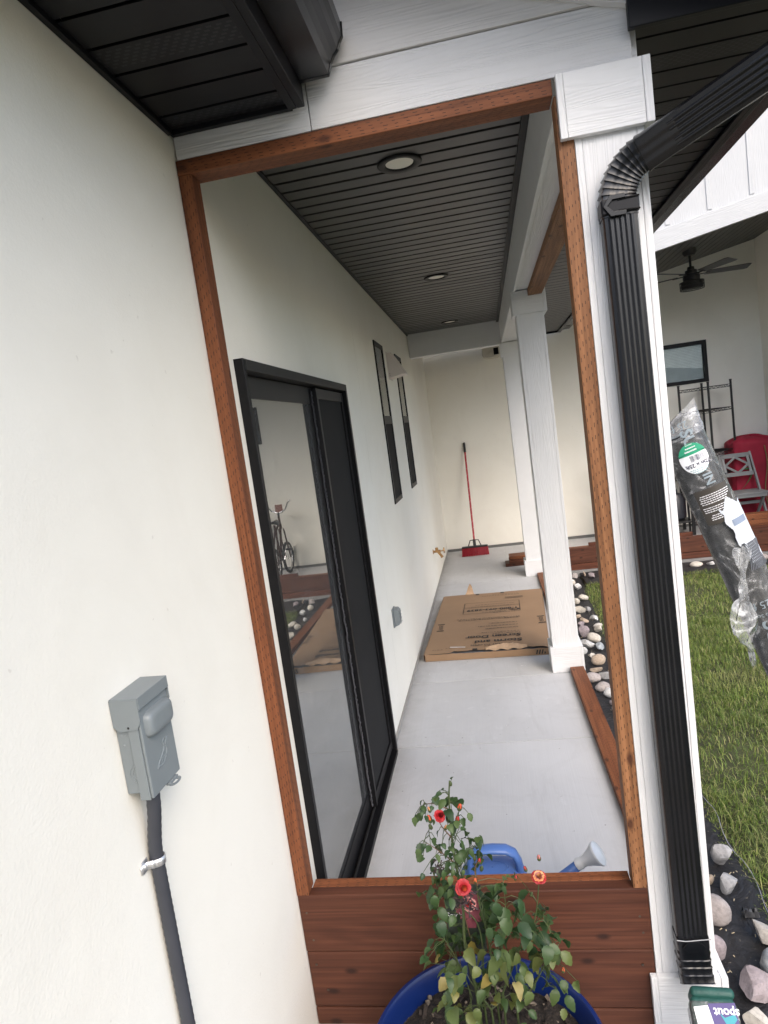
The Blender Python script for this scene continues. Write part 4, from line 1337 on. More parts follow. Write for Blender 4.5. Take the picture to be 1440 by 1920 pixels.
# knock-out rings and dimples on the near side
for r in (.0175, .0120):
    MB().tube([(.030 + r*math.cos(a), 1.0487, 1.222 + r*math.sin(a)) for a in [2*math.pi*k/28 for k in range(29)]], .0010, 5).build('knockout_ring', GREY_BOX, eb)
for (x, z) in ((.010, 1.297), (.020, 1.297), (.030, 1.290), (.012, 1.278)):
    MB().lathe([(.0024, 0), (.0015, .0008), (.0001, .0010)], 10, Matrix.Translation((x, 1.0489, z)) @ Matrix.Rotation(math.radians(90), 4, 'X')).build('dimple', simple('dimple_grey', (.20, .225, .235), .5), eb)  # dimples slightly paler grey than the case
MB().lathe([(.0024, 0), (.0015, .0012), (.0001, .0014)], 10, Matrix.Translation((.030, 1.0424, 1.313)) @ Matrix.Rotation(math.radians(90), 4, 'X')).build('rivet', FRAME_G, eb)
# pull loop under the lid
mb = MB(); vs = []; n = 20
for k in range(n):
    a = 2*math.pi*k/n
    for r in (.0095, .0045):
        vs.append((.058 + .9*r*math.cos(a), 1.116 + 1.9*r*math.sin(a), 1.170 - .05*r*math.cos(a)))
        vs.append((.058 + .9*r*math.cos(a), 1.116 + 1.9*r*math.sin(a), 1.1685 - .05*r*math.cos(a)))
fs = []
for k in range(n):
    b, c = 4*k, 4*((k+1) % n)
    fs += [(b, c, c+2, b+2), (b+1, b+3, c+3, c+1), (b, b+1, c+1, c), (b+2, c+2, c+3, b+3)]
mb.add(vs, fs).build('pull_loop', GREY_BOX, eb)
boxpart('loop_bracket', .0475, .0560, 1.100, 1.134, 1.1685, 1.1738, GREY_BOX, eb, 'Y', bevel=.001)
MB().lathe([(.016, -.012), (.018, -.010), (.018, -.004), (.015, 0)], 14, Matrix.Translation((.032, 1.072, 1.183))).build('conduit_nut', GREY_BOX, eb, smooth=True, auto=35)

cd = thing('conduit', 'dark grey ribbed flexible conduit running down from the electrical box', 'conduit', (.02, 1.075, -.1))
path = []
for k in range(171):
    z = 1.172 - k*(1.172 + .15)/170
    t = min(1, max(0, (1.172 - z)/.135))
    s = t*t*(3-2*t)
    path.append((.033 - .0175*s, 1.074 + .002*s, z))
rad = [.0126 + (.0007 if k % 2 else 0) for k in range(171)]
MB().tube(path, rad, 14).build('tube', CONDUIT, cd, smooth=True)
stp = thing('pipe_strap', 'shiny zinc one hole strap holding the dark conduit to the wall', 'strap', (.01, 1.07, 1.035))
mb = MB(); vs = []
for i in range(19):
    a = math.radians(-100 + 200*i/18)
    for dz in (-.0075, .0075):
        vs.append((.0175 + .0146*math.cos(a), 1.0755 + .0146*math.sin(a), 1.036 + dz))
mb.add(vs, [(2*i, 2*i+2, 2*i+3, 2*i+1) for i in range(18)])
o = mb.build('band', ZINC, stp, smooth=True)
mo = o.modifiers.new('thick', 'SOLIDIFY'); mo.thickness = .0014
rib = [(.0190, 1.0606), (.0120, 1.0600), (.0065, 1.0575), (.0030, 1.0530), (.0022, 1.0400)]
mb = MB().add([(x, y, 1.036 + dz) for x, y in rib for dz in (-.0075, .0075)], [(2*i, 2*i+2, 2*i+3, 2*i+1) for i in range(4)])
o = mb.build('strap_arm', ZINC, stp, smooth=True)
mo = o.modifiers.new('thick', 'SOLIDIFY'); mo.thickness = .0014
prof = [(.0006, 1.024), (.0030, 1.024), (.0030, 1.048), (.0006, 1.048)]
MB().prism(prof, 1.046, 1.0655, M).build('tab', ZINC, stp, bevel=.001)
MB().lathe([(.005, 0), (.004, .003), (.0001, .0035)], 12, Matrix.Translation((.0032, 1.053, 1.036)) @ Matrix.Rotation(math.radians(90), 4, 'Y')).build('screw', ZINC, stp)

dev = thing('wall_device', 'rounded cream wall unit with round vent and black window beside far column', 'wall unit', (.93, 9.2, 2.65))
def rbox(x0, x1, z0, z1, ya, yb, r, mat, name, parent, n=8):
    pts = []
    for (cx, cz, a0) in ((x1-r, z1-r, 0), (x0+r, z1-r, 90), (x0+r, z0+r, 180), (x1-r, z0+r, 270)):
        for k in range(n+1):
            a = math.radians(a0 + 90*k/n); pts.append((cx + r*math.cos(a), cz + r*math.sin(a)))
    mb = MB(); m = len(pts)
    vs = [(x, yb, z) for x, z in pts] + [(x, ya + .02, z) for x, z in pts] + [(x + ((x0+x1)/2 - x)*.12, ya, z + ((z0+z1)/2 - z)*.12) for x, z in pts]
    fs = [(i, (i+1) % m, m+(i+1) % m, m+i) for i in range(m)] + [(m+i, m+(i+1) % m, 2*m+(i+1) % m, 2*m+i) for i in range(m)] + [tuple(2*m+i for i in range(m)), tuple(range(m))]
    return mb.add(vs, fs).build(name, mat, parent, smooth=True, auto=50)
rbox(.800, 1.06, 2.575, 2.76, 9.12, 9.2495, .07, CREAM_PL, 'body', dev)
MB().lathe([(.026, 0), (.028, -.006), (.024, -.008)], 24, Matrix.Translation((.905, 9.1195, 2.640)) @ Matrix.Rotation(math.radians(-90), 4, 'X')).build('vent_ring', CREAM_PL, dev, smooth=True)
MB().lathe([(.0001, .001), (.0235, .001)], 24, Matrix.Translation((.905, 9.1175, 2.640)) @ Matrix.Rotation(math.radians(90), 4, 'X'), cap=False).build('vent_dark', BLACK_PL, dev)
boxpart('vent_bar', .884, .926, 9.112, 9.116, 2.636, 2.642, CREAM_PL, dev, 'X', bevel=.001)
boxpart('black_window', .955, 1.020, 9.110, 9.119, 2.612, 2.700, simple('gloss_black', (.006, .006, .007), .12), dev, 'Z', bevel=.003)

# ------------------------------------------------------------------ lumber by the patio edge
lum = 'spare boards laid along the patio edge'
def plank(label, x0, x1, y0, y1, z0, z1, mat=REDWOOD2, rz=0.0):
    o = boxpart('lumber_board', x0, x1, y0, y1, z0, z1, mat, None, 'X', bevel=.003, rot=Matrix.Rotation(math.radians(rz), 3, 'Z') if rz else None)
    return tag(o, label, 'board', lum)
plank('wide dark red board standing on edge along the patio slab', 1.23, 4.6, 7.765, 7.803, -.012, .168, REDWOOD)
plank('narrow red board strip under the wide board at the patio edge', 1.22, 4.7, 7.745, 7.783, -.084, -.016)
plank('lowest red board on the slab, its dark end past the far column', .775, 3.0, 7.90, 8.09, .001, .039, REDWOOD)
plank('middle red board of the flat stack beside the far column', .822, 2.86, 7.895, 8.085, .0405, .0785)
plank('topmost light brown board of the flat stack beside the far column', .828, 2.865, 7.93, 8.12, .080, .118, CEDAR, .3)
plank('short red board lying on the stack near the black table legs', 1.75, 2.90, 7.85, 7.885, .1195, .200, REDWOOD2)
plank('thick brown board in front of the grey chair, uppermost of that pile', 3.32, 4.35, 7.86, 7.99, .262, .325, CEDAR)
plank('second brown board of the pile in front of the grey chair', 3.25, 4.30, 7.855, 8.00, .190, .259, CEDAR)
plank('red board at the bottom of the pile in front of the grey chair', 3.20, 4.60, 7.85, 8.03, .001, .187, REDWOOD2)
# ------------------------------------------------------------------ rocks
RM = {
 'grey': mk_rock('grey_stone', (.22, .22, .225), (.42, .41, .40)),
 'blue': mk_rock('blue_grey_stone', (.20, .22, .24), (.42, .45, .47), (.50, .50, .48)),
 'cream': mk_rock('cream_stone', (.42, .38, .32), (.62, .58, .51)),
 'tan': mk_rock('tan_stone', (.33, .25, .18), (.52, .43, .34)),
 'pink': mk_rock('pink_stone', (.30, .265, .25), (.43, .385, .365)),
 'purple': mk_rock('purple_stone', (.22, .185, .19), (.38, .325, .335)),
 'white': mk_rock('white_grey_stone', (.42, .42, .41), (.68, .67, .65)),
 'orange': mk_rock('orange_patched_stone', (.46, .43, .39), (.62, .58, .52), (.45, .24, .12)),
}
def rock(x, y, w, h, col, ang, label, z=-.112, lng=1.15):
    r = random.Random(int(x*1000) + int(y*317))
    bm = bmesh.new(); bmesh.ops.create_icosphere(bm, subdivisions=3, radius=1.0)
    off = Vector((r.uniform(-50, 50), r.uniform(-50, 50), r.uniform(-50, 50)))
    planes = []
    if ang:
        for _ in range(11):
            n = Vector((r.gauss(0, 1), r.gauss(0, 1), r.gauss(0, 1))).normalized(); planes.append((n, r.uniform(.42, .78)))
    for v in bm.verts:
        p = v.co.copy()
        for n, d in planes:
            k = p.dot(n) - d
            if k > 0: p -= n*k*.94
        p *= 1 + (.10 if ang else .16)*noise.noise(p*1.1 + off) + .035*noise.noise(p*3.5 + off)
        v.co = p
    wx, dy, hz = w*.47, w*.47*r.uniform(.7, 1.0), max(h*.55, w*.26)
    rz = r.uniform(0, 6.28)
    tilt = Euler((r.uniform(-.25, .25), r.uniform(-.25, .25), 0)).to_matrix()
    bm.verts.ensure_lookup_table()
    for v in bm.verts: v.co = tilt @ Vector((v.co.x*wx*lng, v.co.y*dy, v.co.z*hz))
    zmin = min(v.co.z for v in bm.verts)
    me = bpy.data.meshes.new('rock'); bm.to_mesh(me); bm.free()
    me.materials.append(RM[col])
    me.polygons.foreach_set('use_smooth', [True]*len(me.polygons))
    if ang:
        try: me.set_sharp_from_angle(angle=math.radians(24))
        except Exception: pass
    o = bpy.data.objects.new('rock', me); COL.objects.link(o)
    o.location = (x, y, z - zmin - .006); o.rotation_euler = (0, 0, rz if ang else r.uniform(-.5, .5))
    return tag(o, label, 'rock', 'rocks on the black landscape fabric')
ROCKS = [
 (1.385, 2.73, .075, .085, 'tan', 0, 'tan rounded rock half hidden behind the corner column edge, highest there'),
 (1.455, 2.61, .100, .105, 'grey', 1, 'grey angular rock with a pale ridge closest to the near lawn edge'),
 (1.362, 2.50, .055, .060, 'tan', 1, 'small brown rock peeking out beside the downspout column'),
 (1.425, 2.45, .105, .085, 'grey', 1, 'light grey angular rock with a notch, below the ridged grey one'),
 (1.325, 2.30, .110, .115, 'pink', 0, 'smooth round pinkish boulder beside the corner column'),
 (1.268, 2.13, .085, .095, 'purple', 0, 'rough speckled grey rock tucked against the corner plinth'),
 (1.450, 2.19, .110, .115, 'orange', 1, 'pale angular rock with orange rust patches near the downspout'),
 (1.430, 2.07, .090, .095, 'blue', 0, 'smooth bluish rock between the orange patched and purple rocks'),
 (1.355, 1.985, .150, .115, 'purple', 1, 'large purplish pink boulder by the corner plinth'),
 (1.300, 1.86, .120, .090, 'cream', 1, 'cream slab rock nearest the package at the downspout foot'),
 (1.51, 7.50, .105, .070, 'pink', 1, 'pink angular rock under the wide patio board'),
 (1.63, 7.53, .055, .060, 'tan', 1, 'small tan rock standing upright under the wide patio board'),
 (1.69, 7.42, .110, .065, 'purple', 1, 'purple grey flat rock under the patio board beside the lawn tip'),
 (1.45, 7.20, .070, .060, 'cream', 0, 'cream rock behind the big white one near the lawn tip'),
 (1.485, 7.00, .120, .090, 'white', 1, 'big white angular rock touching the far tip of the lawn'),
 (1.48, 6.58, .095, .055, 'cream', 0, 'smooth cream oval pebble lying alone at the lawn edge'),
 (1.395, 6.47, .070, .060, 'cream', 0, 'round pale pebble beside the smooth cream oval'),
 (1.39, 6.75, .045, .045, 'white', 0, 'tiny white pebble behind the middle column edge'),
 (1.39, 6.18, .105, .090, 'cream', 1, 'cream lumpy rock leaning against a pointed grey one'),
 (1.46, 6.20, .100, .065, 'grey', 1, 'pointed grey rock with its tip towards the lawn'),
 (1.35, 6.02, .060, .045, 'tan', 1, 'small tan chip in front of the cream lumpy rock'),
 (1.48, 5.92, .095, .045, 'white', 1, 'low white grey rock against the lawn edge'),
 (1.385, 5.88, .100, .055, 'tan', 1, 'tan slab rock resting behind a squat purple one'),
 (1.34, 5.75, .075, .070, 'purple', 1, 'squat purple block rock beside the middle column'),
 (1.475, 5.71, .090, .045, 'orange', 1, 'flat orange edged rock above the cracked cream one'),
 (1.46, 5.57, .080, .070, 'cream', 1, 'cream rock with dark cracks by the wooden post'),
 (1.335, 5.50, .125, .095, 'purple', 1, 'large purple rock pair leader beside the middle column'),
 (1.385, 5.35, .105, .070, 'cream', 0, 'rounded beige rock overlapping the large purple one'),
 (1.31, 5.23, .140, .075, 'white', 1, 'long pale slab rock pointing at the middle column'),
 (1.40, 5.15, .085, .070, 'blue', 1, 'grey blue angular rock at the end of the long pale slab'),
 (1.27, 5.08, .050, .060, 'white', 0, 'white egg shaped rock against the middle column plinth'),
 (1.315, 5.01, .060, .052, 'cream', 1, 'small cream cube like rock beside the middle plinth'),
 (1.34, 4.84, .095, .080, 'tan', 0, 'round tan boulder next to the middle plinth'),
 (1.30, 4.71, .085, .052, 'tan', 1, 'brown wedge rock just below the round tan boulder'),
 (1.255, 4.54, .098, .062, 'pink', 0, 'smooth pink rock at the end of the nearer floor board'),
 (1.345, 4.57, .100, .080, 'grey', 1, 'grey angular rock right of the smooth pink rock'),
 (1.29, 4.38, .090, .058, 'pink', 0, 'pale pink veined rock beside the floor board'),
 (1.315, 4.27, .070, .060, 'white', 0, 'white rounded rock with a rusty spot by the post'),
 (1.315, 4.15, .050, .045, 'purple', 1, 'small purple rock close to the wooden post'),
 (1.32, 4.02, .065, .068, 'orange', 0, 'orange and white rock nearest along the floor board'),
 (2.62, 7.50, .075, .055, 'cream', 0, 'cream pebble beyond the lawn hidden half by the column'),
 (2.80, 7.47, .120, .055, 'cream', 0, 'flat cream stone beyond the lawn left of the wrapped roll'),
 (2.95, 7.46, .125, .055, 'white', 1, 'long white stone beyond the lawn beside the wrapped roll'),
 (3.06, 7.43, .070, .050, 'grey', 0, 'small grey pebble beyond the lawn touching the wrapped roll'),
 (3.49, 7.48, .090, .065, 'pink', 0, 'pale pinkish stone beyond the lawn past the wrapped roll'),
 (3.62, 7.45, .075, .055, 'grey', 1, 'grey stone beyond the lawn at the far side of the roll'),
 (1.30, 3.62, .075, .060, 'grey', 1, 'grey rock on the fabric hidden behind the wooden post'),
 (1.33, 3.10, .080, .065, 'cream', 0, 'cream rock on the fabric hidden behind the corner column'),
]
for r_ in ROCKS: rock(r_[0], r_[1], r_[2]*(.88 if r_[1] < 3 else 1), r_[3]*(.9 if r_[1] < 3 else 1), *r_[4:])
# torn fold of fabric sticking up
mb = MB(); vs = []
for i in range(10):
    for j in range(6):
        x = 1.425 + .05*i/9; y = 2.30 + .035*j/5
        vs.append((x, y, -.10 + .045*math.sin(j/5*math.pi)*(.5+.5*noise.noise(Vector((i*.6, j*.5, 2)))) + .012*noise.noise(Vector((i, j, 7)))))
mb.add(vs, [(i*6+j, (i+1)*6+j, (i+1)*6+j+1, i*6+j+1) for i in range(9) for j in range(5)])
o = mb.build('fabric_scrap', simple('shiny_black_scrap', (.03, .03, .032), .35), smooth=False)
tag(o, 'crumpled scrap of torn black fabric among the near rocks', 'scrap')
# staple wire / thread at the fabric edge
for nm, pts_, lab in (('thread', [(1.522 + .012*math.sin(k*.9), 2.0 + .06*k, -.098 + .004*math.sin(k*2.1)) for k in range(20)], 'frayed pale thread along the fabric edge beside the lawn'),):
    o = MB().tube(pts_, .0014, 5).build(nm, simple('grey_thread', (.30, .30, .36), .6)); tag(o, lab, 'thread')
mb = MB()
for k in range(150):
    y = rnd.uniform(1.9, 7.5); x = rnd.uniform(1.25, 1.5); a = rnd.uniform(0, 3.14); l = rnd.uniform(.004, .014)
    mb.bar((x, y, -.094), (x + l*math.cos(a), y + l*math.sin(a), -.092), .0025, .0015)
o = mb.build('litter', simple('straw_litter', (.45, .38, .25), .9)); tag(o, 'bits of straw and grit scattered on the black fabric', kind='stuff')

# ------------------------------------------------------------------ blue pot with soil and the rose
pot = thing('flower_pot', 'large round blue pot of dark soil in front of the board stack', 'pot', (.55, 1.435, 0))
T = Matrix.Translation((.55, 1.435, 0))
MB().lathe([(.0001, .012), (.205, .004), (.212, .0), (.216, .004), (.272, .215), (.276, .222)], 64, T, cap=False).build('wall', BLUE_POT, pot, smooth=True, auto=50)
MB().lathe([(.274, .220), (.290, .226), (.293, .236), (.293, .262), (.288, .270), (.279, .271), (.274, .264), (.268, .22), (.262, .15)], 64, T, cap=False).build('rim', BLUE_POT, pot, smooth=True, auto=50)
mb = MB(); vs = []; nr, na = 40, 96
for i in range(nr+1):
    for k in range(na):
        rr = .2665*i/nr; a = 2*math.pi*k/na
        x, y = rr*math.cos(a), rr*math.sin(a)
        z = .200 + .016*noise.noise(Vector((x*9, y*9, 1))) + .011*noise.noise(Vector((x*28, y*28, 2))) + .008*noise.noise(Vector((x*75, y*75, 3))) + .015*math.exp(-((x)**2+(y-.05)**2)/.01)
        vs.append((.55 + x, 1.435 + y, z))
mb.add(vs, [(i*na+k, i*na+(k+1) % na, (i+1)*na+(k+1) % na, (i+1)*na+k) for i in range(nr) for k in range(na)])
o = mb.build('soil', SOIL, pot, smooth=False); tag(o, kind='stuff')
mb = MB()
for k in range(700):
    a = rnd.uniform(0, 6.28); rr = .26*math.sqrt(rnd.random()); s = rnd.uniform(.0015, .0055)
    c = Vector((.55 + rr*math.cos(a), 1.435 + rr*math.sin(a), .206 + rnd.uniform(-.006, .010)))
    Mx = Matrix.Translation(c) @ Euler((rnd.uniform(0, 6), rnd.uniform(0, 6), rnd.uniform(0, 6))).to_matrix().to_4x4()
    l = s*rnd.choice((1, 1, 1.6, 3.5))
    mb.m = 0 if rnd.random() < .8 else 1
    mb.box(-l, l, -s, s, -s*.6, s*.6, Mx)
o = mb.build('soil_crumbs', [simple('crumb_dark', (.03, .022, .017), .95, 0, .5, 200), simple('crumb_light', (.13, .105, .08), .95, 0, .4, 200)], pot); tag(o, kind='stuff')
o = MB().bar((.70, 1.33, .212), (.745, 1.27, .214), .008, .005).build('bark_stick', simple('bark_grey', (.10, .08, .065), .9)); tag(o, 'short flat stick of bark lying on the pot soil', 'stick')
for (x, y, s) in ((.395, 1.42, .016), (.72, 1.36, .012), (.38, 1.36, .011)):
    bm = bmesh.new(); bmesh.ops.create_icosphere(bm, subdivisions=2, radius=s)
    for v in bm.verts: v.co *= 1 + .3*noise.noise(v.co*60 + Vector((x*90, 0, 0)))
    me = bpy.data.meshes.new('clod'); bm.to_mesh(me); bm.free(); me.materials.append(RM['grey'] if s > .013 else bpy.data.materials['crumb_light'])
    o = bpy.data.objects.new('soil_clod', me); COL.objects.link(o); o.location = (x, y, .212); adopt(o, pot)

rose = thing('rose_bush', 'potted rose bush with red and orange blooms, buds and yellowing lower leaves', 'rose plant', (.55, 1.45, .20))
STEM = simple('green_stem', (.048, .068, .022), .55, 0, .25, 60)
STEM_R = simple('reddish_stem', (.16, .085, .05), .55, 0, .25, 60)
DEAD = simple('withered_brown', (.045, .028, .030), .9, 0, .4, 100)
LEAF = mk_leaf('rose_leaf', [(0, (.020, .050, .018)), (.4, (.034, .075, .024)), (.75, (.055, .100, .030)), (1, (.085, .130, .040))])
LEAF_L = mk_leaf('lower_rose_leaf', [(0, (.040, .080, .024)), (.45, (.085, .125, .036)), (.86, (.15, .17, .045)), (.94, (.30, .23, .05)), (1, (.36, .30, .12))])
def leaf_mesh(name, mat, fold, curl, seed):
    r = random.Random(seed); mb = MB(); n = 9; vs = []
    for i in range(n):
        t = i/(n-1)
        w = .40*math.sin(math.pi*min(1, t**.82))**.75*(1 - .12*t) if 0 < t < 1 else 0.0
        w *= 1 + (.10 if i % 2 else -.04)
        zc_ = -curl*t*t + .05*math.sin(t*3)
        for s in (-1, 0, 1):
            vs.append((t, s*w, zc_ + abs(s)*w*fold + .03*r.uniform(-1, 1)*abs(s)))
    fs = [(3*i+k, 3*i+k+3, 3*i+k+4, 3*i+k+1) for i in range(n-1) for k in range(2)]
    return mb.add(vs, fs).mesh(name, mat, smooth=True, fix=False)
LM = [[leaf_mesh('rose_leaf', m, f, c, s) for (f, c, s) in ((.45, .35, 1), (.25, .65, 2), (.80, .20, 3), (-.30, .85, 4), (.35, .05, 5))] for m in (LEAF, LEAF_L)]
LEAVES = [(0.508,1.434,0.917,0.016,0),(0.519,1.458,0.898,0.019,0),(0.54,1.516,0.865,0.024,0),(0.531,1.453,0.872,0.026,0),(0.476,1.421,0.9,0.019,0),(0.496,1.424,0.901,0.012,0),(0.459,1.437,0.87,0.016,0),(0.515,1.498,0.904,0.013,0),(0.467,1.456,0.898,0.012,0),(0.564,1.449,0.848,0.017,0),(0.542,1.43,0.853,0.019,0),(0.553,1.518,0.786,0.018,0),(0.496,1.462,0.816,0.012,0),(0.489,1.441,0.81,0.014,0),(0.457,1.426,0.801,0.021,0),(0.476,1.426,0.799,0.017,0),(0.454,1.437,0.772,0.014,0),(0.49,1.488,0.763,0.014,0),(0.51,1.435,0.8,0.014,0),(0.518,1.424,0.787,0.017,0),(0.535,1.469,0.76,0.02,0),(0.532,1.445,0.794,0.012,0),(0.567,1.52,0.766,0.02,0),(0.593,1.432,0.814,0.017,0),(0.575,1.473,0.783,0.014,0),(0.582,1.497,0.755,0.016,0),(0.563,1.461,0.765,0.016,0),(0.572,1.519,0.721,0.018,0),(0.593,1.468,0.757,0.019,0),(0.555,1.444,0.8,0.014,0),(0.477,1.461,0.737,0.02,0),(0.495,1.424,0.776,0.016,0),(0.474,1.462,0.717,0.018,0),(0.513,1.445,0.742,0.018,0),(0.495,1.509,0.685,0.015,0),(0.471,1.503,0.67,0.022,0),(0.498,1.47,0.678,0.023,0),(0.518,1.423,0.721,0.016,0),(0.462,1.443,0.681,0.021,0),(0.485,1.442,0.68,0.021,0),(0.471,1.435,0.66,0.021,0),(0.497,1.439,0.668,0.018,0),(0.641,1.507,0.66,0.016,0),(0.628,1.431,0.685,0.014,0),(0.637,1.422,0.697,0.014,0),(0.523,1.513,0.695,0.015,0),(0.539,1.477,0.718,0.013,0),(0.545,1.519,0.69,0.013,0),(0.571,1.46,0.719,0.014,0),(0.488,1.51,0.678,0.017,0),(0.454,1.487,0.645,0.027,0),(0.476,1.502,0.632,0.025,0),(0.459,1.5,0.602,0.029,0),(0.498,1.469,0.666,0.025,0),(0.513,1.42,0.662,0.023,0),(0.486,1.432,0.63,0.028,0),(0.461,1.524,0.511,0.037,0),(0.48,1.531,0.483,0.035,0),(0.45,1.537,0.456,0.035,0),(0.445,1.444,0.536,0.026,0),(0.462,1.497,0.457,0.031,1),(0.42,1.491,0.44,0.028,1),(0.504,1.493,0.484,0.026,1),(0.504,1.512,0.554,0.025,0),(0.51,1.474,0.527,0.026,0),(0.523,1.494,0.504,0.036,0),(0.541,1.5,0.471,0.035,1),(0.561,1.431,0.517,0.033,1),(0.582,1.524,0.562,0.035,0),(0.575,1.533,0.523,0.027,0),(0.61,1.416,0.65,0.026,0),(0.585,1.527,0.58,0.032,0),(0.596,1.523,0.604,0.034,0),(0.625,1.488,0.641,0.034,0),(0.633,1.409,0.636,0.033,0),(0.661,1.522,0.555,0.025,0),(0.669,1.424,0.647,0.03,0),(0.647,1.538,0.493,0.033,0),(0.577,1.494,0.537,0.03,0),(0.603,1.404,0.591,0.024,0),(0.618,1.42,0.578,0.028,0),(0.625,1.491,0.503,0.024,0),(0.632,1.481,0.484,0.036,1),(0.604,1.51,0.469,0.036,1),(0.649,1.54,0.436,0.032,1),(0.644,1.422,0.516,0.026,1),(0.619,1.386,0.553,0.033,1),(0.581,1.54,0.43,0.032,1),(0.686,1.402,0.625,0.033,0),(0.703,1.524,0.515,0.035,0),(0.682,1.412,0.583,0.028,0),(0.698,1.516,0.498,0.029,0),(0.729,1.509,0.543,0.031,0),(0.72,1.519,0.553,0.029,0),(0.722,1.476,0.603,0.025,0),(0.747,1.526,0.494,0.028,0),(0.718,1.424,0.564,0.032,0),(0.718,1.497,0.483,0.024,0),(0.699,1.443,0.534,0.023,0),(0.68,1.536,0.429,0.033,1),(0.678,1.487,0.446,0.027,1),(0.694,1.433,0.493,0.029,1),(0.716,1.474,0.477,0.029,1),(0.737,1.393,0.565,0.026,1),(0.741,1.39,0.545,0.034,1),(0.735,1.451,0.445,0.025,1),(0.749,1.428,0.44,0.027,1),(0.704,1.502,0.375,0.026,1),(0.729,1.448,0.395,0.031,1),(0.755,1.348,0.476,0.024,1),(0.664,1.41,0.492,0.027,1),(0.678,1.484,0.41,0.033,1),(0.653,1.433,0.426,0.027,1),(0.67,1.323,0.505,0.028,1),(0.629,1.495,0.35,0.036,1),(0.619,1.493,0.337,0.025,1),(0.648,1.335,0.481,0.022,1),(0.669,1.43,0.363,0.025,1),(0.604,1.398,0.419,0.032,1),(0.579,1.485,0.351,0.032,1),(0.575,1.391,0.463,0.025,1),(0.577,1.382,0.5,0.026,1),(0.598,1.43,0.456,0.025,1),(0.592,1.522,0.331,0.03,1),(0.534,1.361,0.539,0.022,1),(0.507,1.355,0.508,0.03,1),(0.489,1.458,0.457,0.035,1),(0.463,1.505,0.362,0.037,1),(0.466,1.433,0.438,0.033,1),(0.476,1.412,0.423,0.035,1),(0.436,1.499,0.327,0.024,1),(0.483,1.481,0.328,0.028,1),(0.49,1.325,0.461,0.033,1),(0.509,1.504,0.297,0.035,1),(0.547,1.353,0.437,0.027,1),(0.53,1.377,0.402,0.034,1),(0.485,1.494,0.282,0.033,1),(0.573,1.425,0.504,0.033,1),(0.562,1.516,0.485,0.028,0),(0.492,1.37,0.514,0.024,1),(0.541,1.503,0.379,0.03,1)]
STEMS = [[(0.54,1.47,0.383),(0.526,1.47,0.516),(0.533,1.47,0.616),(0.53,1.47,0.728),(0.529,1.47,0.811),(0.534,1.47,0.893),(0.541,1.47,0.942)],[(0.629,1.444,0.375),(0.675,1.444,0.422),(0.706,1.444,0.474),(0.729,1.444,0.515)],[(0.599,1.442,0.398),(0.65,1.442,0.511),(0.675,1.442,0.564),(0.701,1.442,0.604),(0.718,1.442,0.682),(0.721,1.442,0.709)],[(0.572,1.47,0.332),(0.546,1.47,0.379),(0.525,1.47,0.42)],[(0.527,1.457,0.383),(0.508,1.457,0.47),(0.48,1.457,0.539)],[(0.552,1.473,0.375),(0.567,1.473,0.499),(0.56,1.473,0.573),(0.525,1.473,0.613)],[(0.538,1.502,0.662),(0.529,1.502,0.591),(0.537,1.502,0.503)],[(0.584,1.487,0.37),(0.582,1.487,0.516),(0.571,1.487,0.616),(0.573,1.487,0.687)],[(0.599,1.43,0.508),(0.628,1.43,0.59),(0.638,1.43,0.659),(0.636,1.43,0.699)],[(0.527,1.47,0.798),(0.51,1.47,0.823),(0.503,1.47,0.84)],[(0.521,1.47,0.791),(0.545,1.47,0.838),(0.557,1.47,0.872)],[(0.497,1.47,0.771),(0.476,1.47,0.8),(0.479,1.47,0.834)],[(0.576,1.455,0.682),(0.575,1.455,0.724),(0.588,1.455,0.748)],[(0.674,1.474,0.54),(0.716,1.474,0.574),(0.734,1.474,0.536),(0.74,1.474,0.483)],[(0.732,1.469,0.494),(0.711,1.469,0.419),(0.734,1.469,0.394)],[(0.666,1.487,0.514),(0.693,1.487,0.531)],[(0.53,1.47,0.728),(0.501,1.47,0.757),(0.466,1.47,0.786)],[(0.538,1.47,0.721),(0.565,1.47,0.755),(0.584,1.47,0.775)],[(0.537,1.469,0.631),(0.494,1.469,0.646),(0.464,1.469,0.618)],[(0.536,1.47,0.866),(0.498,1.47,0.885),(0.475,1.47,0.885)]]

sp_all = []
for k, st in enumerate(STEMS):
    pts_ = [Vector(p) for p in st]
    # smooth
    dense = []
    for i in range(len(pts_)-1):
        p0, p1, p2, p3 = pts_[max(0, i-1)], pts_[i], pts_[i+1], pts_[min(len(pts_)-1, i+2)]
        for j in range(6):
            t = j/6
            dense.append(.5*((2*p1) + (p2-p0)*t + (2*p0-5*p1+4*p2-p3)*t*t + (3*p1-p0-3*p2+p3)*t**3))
    dense.append(pts_[-1])
    if k in (0, 1, 2, 3, 5, 7): dense[0].z = min(dense[0].z, .20)
    r0 = .0042 if k == 0 else (.0027 if k in (1, 2, 3, 5, 7) else .0018)
    rs = [r0*(1 - .62*i/(len(dense)-1)) for i in range(len(dense))]
    MB().tube(dense, rs, 7).build('stem', STEM_R if k in (9, 12, 16, 18, 19, 6) else STEM, rose, smooth=True)
    sp_all += [(p, k) for p in dense]
r = random.Random(11)
petioles = MB()
EXTRA = [(x + r.uniform(-.024, .024), y + r.uniform(-.04, .04), z + r.uniform(-.03, .02), s*r.uniform(.75, 1.1), kd) for (x, y, z, s, kd) in LEAVES + LEAVES if r.random() < (.86 if z > .45 else .38)]
EXTRA = [(x, y, max(z, .235), s, kd) for (x, y, z, s, kd) in EXTRA]
